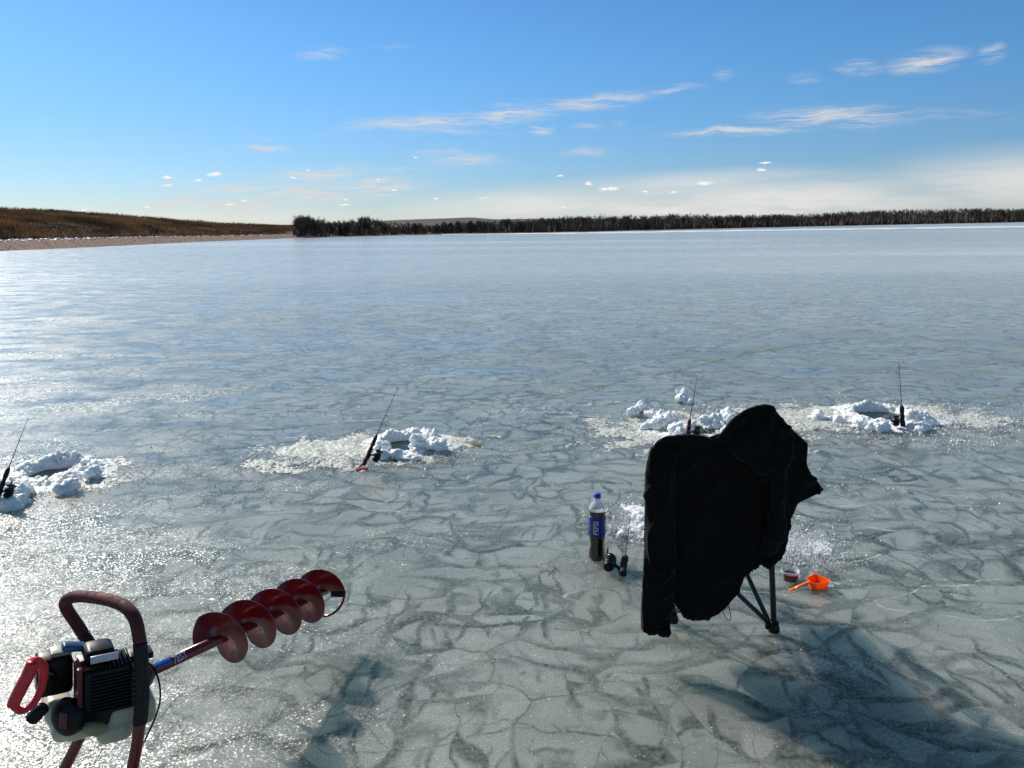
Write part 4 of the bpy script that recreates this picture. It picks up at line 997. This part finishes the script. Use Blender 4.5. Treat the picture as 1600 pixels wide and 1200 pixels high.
# ------------------------------------------------------------------ power auger
TA = 2.2
Gp = AT(206, 1062, TA-.03); Tt = AT(510, 922, 3.09)
ax = (Tt-Gp).normalized(); Lx = (Tt-Gp).length
root = empty('ice_auger', (Gp.x, Gp.y, 0), 'red petrol ice auger propped on its handle frame, spiral bit pointing toward the lake', 'ice auger')
b = MB(); b.tube([Gp+ax*.02, Gp+ax*Lx*.5, Gp+ax*(Lx-.0)], .0165, 20); shf = b.build('shaft', M['redpaint'], root)
# helical flight
up = Vector((0, 0, 1)); ex = (up.cross(ax)).normalized(); ey = ax.cross(ex)
def flight(name, s0, s1, turns, R0, R1, ph, mat, th=.0035):
    n_ = int(abs(turns)*48); rr = 7; vs = []; fs = []
    for side in (0, 1):
        for i in range(n_+1):
            t = i/n_; a = ph+turns*2*math.pi*t; s_ = s0+(s1-s0)*t
            ed = min(1, .55+t*12) if t < .04 else 1
            for j in range(rr):
                q = R0+(R1*ed-R0)*j/(rr-1)
                vs.append(Gp+ax*(s_+side*th)+(ex*math.cos(a)+ey*math.sin(a))*q)
    m_ = (n_+1)*rr
    for i in range(n_):
        for j in range(rr-1):
            q = (i*rr+j, i*rr+j+1, (i+1)*rr+j+1, (i+1)*rr+j); fs.append(q); fs.append(tuple(k+m_ for k in q)[::-1])
        for j in (0, rr-1): fs.append((i*rr+j, (i+1)*rr+j, (i+1)*rr+j+m_, i*rr+j+m_))
    for i in (0, n_):
        for j in range(rr-1): fs.append((i*rr+j, i*rr+j+1, i*rr+j+1+m_, i*rr+j+m_))
    return auto(mk(name, vs, fs, mat, root), 50)
FS0, FS1, TURNS, FPH, FR = Lx*.305, Lx*.985, 4.5, R(-8), .093
fl = flight('flight', FS0, FS1, TURNS, .014, FR, FPH, M['redpaint'])
aend = FPH+TURNS*2*math.pi
for k in range(1):
    a = aend; er = ex*math.cos(a)+ey*math.sin(a); et = ax.cross(er)
    rot = Matrix((er, et, ax)).transposed()
    b = MB(); b.box(Gp+ax*(FS1+.006)+er*.055+et*.012, (.060, .026, .005), rot, .0015); b.build('cutting_blade', M['darkmetal'], root)
    b = MB(); b.tube([Gp+ax*(FS1-.002*q)+(ex*math.cos(a+.13*q)+ey*math.sin(a+.13*q))*FR for q in range(13)], .0025, 6, flat=2.2, ref=ax); b.build('rim', M['redpaint'], root)
b = MB(); b.lathe([(.0165, 0), (.014, .02), (.002, .045)], Gp+ax*Lx*.985, ax, 16); b.build('point', M['darkmetal'], root)
# decals on the shaft and flight
def shaft_patch(s0, s1, a0, a1, mat, name, rad=.0169):
    vs = []; n_ = 12
    for s_ in (s0, s1):
        for k in range(n_+1):
            a = a0+(a1-a0)*k/n_; vs.append(Gp+ax*s_+(ex*math.cos(a)+ey*math.sin(a))*rad)
    return mk(name, vs, [(k, k+1, n_+2+k, n_+1+k) for k in range(n_)], mat, shf)
camdir = (CAMP-(Gp+ax*.1)); camdir = (camdir-ax*camdir.dot(ax)).normalized(); ca = math.atan2(camdir.dot(ey), camdir.dot(ex))
sgn = 1 if (ey*math.cos(ca)-ex*math.sin(ca)).z > 0 else -1
shaft_patch(.078, .135, ca-sgn*.15, ca+sgn*1.5, M['bluedecal'], 'decal')
vs, fs = text_mesh('7EST', .034); ov = []
for v in vs:
    a = ca+sgn*((v.y)/.0170+.05); ov.append(Gp+ax*(.168+v.x*.8)+(ex*math.cos(a)+ey*math.sin(a))*.0174)
mk('lettering', ov, fs, M['silver'], shf, smooth=False)
# frame: a closed waisted loop standing across the gearbox
left_ = [AT(154, 1030, 2.27), AT(140, 1006, 2.27), AT(120, 975, 2.27), AT(104, 951, 2.265), AT(104, 938, 2.255), AT(120, 932, 2.24)]
top_ = [AT(150, 934, 2.20), AT(178, 940, 2.15)]; right_ = [AT(198, 950, 2.12), AT(212, 970, 2.10), AT(219, 1005, 2.09), AT(221, 1040, 2.085), AT(222, 1090, 2.085), AT(219, 1128, 2.085), AT(213, 1168, 2.085), AT(206, 1205, 2.085)]
lowl = [AT(154, 1030, 2.27), AT(155, 1060, 2.26), AT(142, 1110, 2.25), AT(121, 1160, 2.24), AT(101, 1200, 2.23)]
def toice(a, b_):
    d_ = b_-a; return b_+d_*((.018-b_.z)/d_.z) if abs(d_.z) > 1e-5 else b_
r_end = toice(right_[-2], right_[-1]); l_end = toice(lowl[-2], lowl[-1])
upper = catmull(left_[1:]+top_+right_[:3], 6)
b = MB(); b.tube(upper, .0172, 16); b.build('handlebar_grip', M['redfoam'], root)
b = MB(); b.tube(catmull(right_[2:6], 6), .0182, 16); b.build('frame_tube', M['rubber'], root)
b = MB(); b.tube(catmull(left_[0:2]+[left_[2]], 4)[:7], .0172, 16); b.tube(catmull(lowl[:3], 5), .0165, 14); b.build('frame_tube', M['rubber'], root)
low = catmull(right_[5:]+[r_end.lerp(right_[-1], .25), r_end, (r_end*.8+l_end*.2), (r_end+l_end)/2, (r_end*.2+l_end*.8), l_end, l_end.lerp(lowl[-1], .25)]+lowl[2:][::-1][:2]+[lowl[2]], 6)
b = MB(); b.tube(low, .0155, 16); b.build('lower_frame', M['redpaint'], root)
# small print along the black tube
vs, fs = text_mesh('MOTORIZADO', .016); pr_ = right_[3]; dd = (right_[4]-right_[3]).normalized(); cd = (CAMP-pr_).normalized(); sdv = dd.cross(cd).normalized()
mk('print', [pr_+dd*(.05+v.x*.9)+sdv*(v.y*.9-.003)+cd*.0182 for v in vs], fs, M['silver'], root, smooth=False) if False else None
# gearbox and clutch housing between frame and engine
b = MB(); b.lathe([(.022, -.01), (.036, -.005), (.040, .02), (.036, .045), (.024, .062), (.019, .075)], Gp, ax, 22); b.build('gearbox', M['redcover'], root)
EA = R(36)                       # engine is turned on the frame
e1 = Vector((math.cos(EA), math.sin(EA), 0)); e2 = Vector((-math.sin(EA), math.cos(EA), 0)); e3 = Vector((0, 0, 1))
tl = R(-6); e1, e3 = e1*math.cos(tl)+e3*math.sin(tl), e3*math.cos(tl)-e1*math.sin(tl)
ER = Matrix((e1, e2, e3)).transposed(); K = TA/F
EO = AT(129, 1095, 2.02)         # near vertical corner of the engine block
def EL(a, b_, c_): return EO+e1*a+e2*b_+e3*c_
def epart(name, mat, boxes, bev=.006, parent=None, fin=None):
    b = MB()
    for (c_, s_) in boxes: b.box(EL(*c_), s_, ER, bev)
    return auto(b.build(name, mat, parent or root), 40)
b = MB(); b.lathe([(.045, 0), (.052, .01), (.055, .03), (.05, .05), (.03, .06)], EL(.125, .08, .01), (Gp-EL(.125, .08, .01)), 24); b.build('clutch_housing', M['darkmetal'], root)
epart('engine_block', M['darkmetal'], [((.070, .075, -.02), (.12, .12, .15))])
epart('bracket', M['plast'], [((.150, .05, -.085), (.05, .035, .020))], .004); epart('bracket', M['plast'], [((.150, .07, .062), (.06, .05, .018))], .004)
# finned shroud: right-facing side with horizontal louvres, sloping ribs on top
sh = MB(); sh.box(EL(.062, .055, .010), (.120, .11, .122), ER, .012); shr = auto(sh.build('finned_cover', M['plast'], root), 40)
fins = MB()
for i in range(11): fins.box(EL(.066, -.003, -.040+i*.0096), (.096, .010, .0042), ER, .0012)
for i in range(10): fins.box(EL(.026+i*.0098, .050, .0735), (.0042, .090, .010), ER, .0012)
for i in range(8): fins.box(EL(.1225, .055, -.040+i*.0135), (.008, .085, .0045), ER, .0012)
auto(fins.build('fins', M['plast'], shr), 40)
dots = MB()
for i in range(7): dots.ico(EL(.122, .0, .06-i*.015), .0028, 1)
dots.build('rivets', M['metal'], shr)
# red grille, left-facing side
rc = MB()
rc.box(EL(-.005, .008, .025), (.012, .014, .11), ER, .004); rc.box(EL(-.005, .075, .025), (.012, .012, .11), ER, .004); rc.box(EL(-.005, .042, .076), (.014, .078, .016), ER, .005); rc.box(EL(-.005, .042, -.026), (.012, .078, .010), ER, .004)
for i in range(6): rc.box(EL(-.004, .042, -.012+i*.0135), (.009, .062, .0055), ER, .002)
rc.box(EL(.026, .06, .074), (.06, .09, .010), ER, .004)
auto(rc.build('red_grille', M['redcover'], root), 40)
# spark plug cover with silver label and blue tab on top
b = MB(); b.box(EL(.045, .055, .100), (.075, .085, .040), ER, .018); sp_ = auto(b.build('top_cover', M['plast'], root), 50)
b = MB(); b.box(EL(.052, .006, .103), (.066, .004, .020), ER, .001); b.build('label', M['silver'], sp_)
b = MB(); b.box(EL(-.010, .085, .113), (.055, .03, .018), Matrix.Rotation(.3, 3, 'Y') @ ER, .007); b.build('blue_lever', M['blueplast'], root)
# air filter box, left
b = MB(); b.box(EL(-.050, .135, .028), (.085, .075, .105), ER, .014); af = auto(b.build('air_filter_box', M['plast'], root), 50)
b = MB(); b.box(EL(-.035, .130, .087), (.05, .05, .012), ER, .005); b.build('primer_plate', simple('olive_plastic', (.30, .33, .22), .4), af)
# recoil starter, lower left, with a small red emblem
cfc = EL(-.020, .036, -.052); b = MB(); b.lathe([(.046, 0), (.050, .008), (.047, .022), (.036, .030), (.02, .033)], cfc, -e1*.75-e2*.55+e3*.1, 28); rs = auto(b.build('recoil_starter', M['plast'], root), 40)
na = (-e1*.75-e2*.55+e3*.1).normalized(); sx_ = Vector((0, 0, 1)).cross(na).normalized(); sy_ = na.cross(sx_)
rtm = Matrix((sx_, sy_, na)).transposed(); b = MB(); b.box(cfc+na*.034+sx_*.008, (.026, .042, .003), rtm, .001); em = b.build('emblem', M['redcover'], rs)
vs, fs = text_mesh('Vmax'[:1]+'iper'[:0]+'enon'[:0], .028)
mk('lettering', [cfc+na*.0365+sx_*(-v.y*.8+.004)+sy_*(v.x*.8+.010) for v in vs], fs, M['silver'], em, smooth=False)
b = MB()
for i in range(5):
    a = 6.283*i/5+.4; b.ico(cfc+(sx_*math.cos(a)+sy_*math.sin(a))*.040+na*.022, .004, 1)
b.build('screws', M['metal'], rs)
# fuel tank, white, below; grey-yellow throat, black cap
b = MB(); tc_ = EL(.035, .030, -.100)
for (o3, s3) in [((.085, .03, .012), (.13, .10, .075)), ((-.015, .045, .0), (.13, .11, .055)), ((.02, .06, -.005), (.19, .13, .05)), ((.045, .0, -.022), (.09, .07, .05)), ((-.075, .12, .02), (.07, .12, .06)), ((-.02, .09, -.012), (.16, .16, .045))]: b.box(tc_+e1*o3[0]+e2*o3[1]+e3*o3[2], s3, ER, .022)
b = remesh(b, .006, 6, lambda c_, n_: c_+n_*noise.noise(c_*12)*.003); tk = b.build('fuel_tank', M['tank'], root)
b = MB(); b.ico(tc_+e1*-.01-e2*.045+e3*.022, .028, 2, (1.3, .6, .7)); b.build('tank_saddle', simple('yellowed_plastic', (.26, .23, .12), .5), tk)
vs, fs = text_mesh('/S5', .024); fo = tc_+e1*.10-e2*.022
mk('lettering', [fo+e1*v.x+e3*(v.y-.0)+e2*(-.0005) for v in vs], fs, M['bluedecal'], tk, smooth=False)
b = MB(); cap = AT(56, 1117, 2.0); b.lathe([(.012, -.03), (.0165, -.026), (.0175, .014), (.014, .018)], cap, Vector((-.55, -.2, -.55)), 20, fn=lambda r, h, a: r*(1+.04*math.cos(10*a))); b.build('fuel_cap', M['plast'], root)
# red D handle
tH = 1.93
hp = [AT(u, v, tH+dt) for u, v, dt in [(52, 1034, 0), (45, 1052, .0), (34, 1073, 0), (24, 1093, 0), (20, 1103, .0)]]
b = MB(); b.tube(catmull(hp, 5), [.0150, .0155, .0155, .0150, .0140], 16); hd = b.build('pull_handle', M['redplast'], root)
hq = [AT(u, v, tH+dt) for u, v, dt in [(22, 1103, 0), (30, 1110, .01), (40, 1109, .02), (53, 1098, .03), (63, 1080, .04), (68, 1060, .04), (67, 1042, .03), (58, 1034, .01), (52, 1035, 0)]]
b = MB(); b.tube(catmull(hq, 5), [.010, .009, .008, .009, .010, .012, .013, .013], 14); b.build('loop', M['redplast'], hd)
b = MB(); b.tube([AT(68, 1062, tH+.04), EL(-.05, .12, .02)], .014, 12); b.build('stalk', M['plast'], hd)
# throttle cable
cb = [AT(162, 1022, 2.1), AT(185, 1019, 2.15), AT(208, 1023, 2.2), AT(226, 1032, 2.2), AT(240, 1044, 2.19), AT(249, 1068, 2.17), AT(250, 1095, 2.15), AT(243, 1120, 2.14), AT(232, 1145, 2.14), AT(222, 1166, 2.17)]
b = MB(); b.tube(catmull(cb, 6), .0026, 8); b.build('throttle_cable', M['plast'], root)
b = MB(); b.tube([AT(160, 1021, 2.12), AT(175, 1026, 2.14)], [.016, .010], 12); b.build('cable_boot', M['redcover'], root)
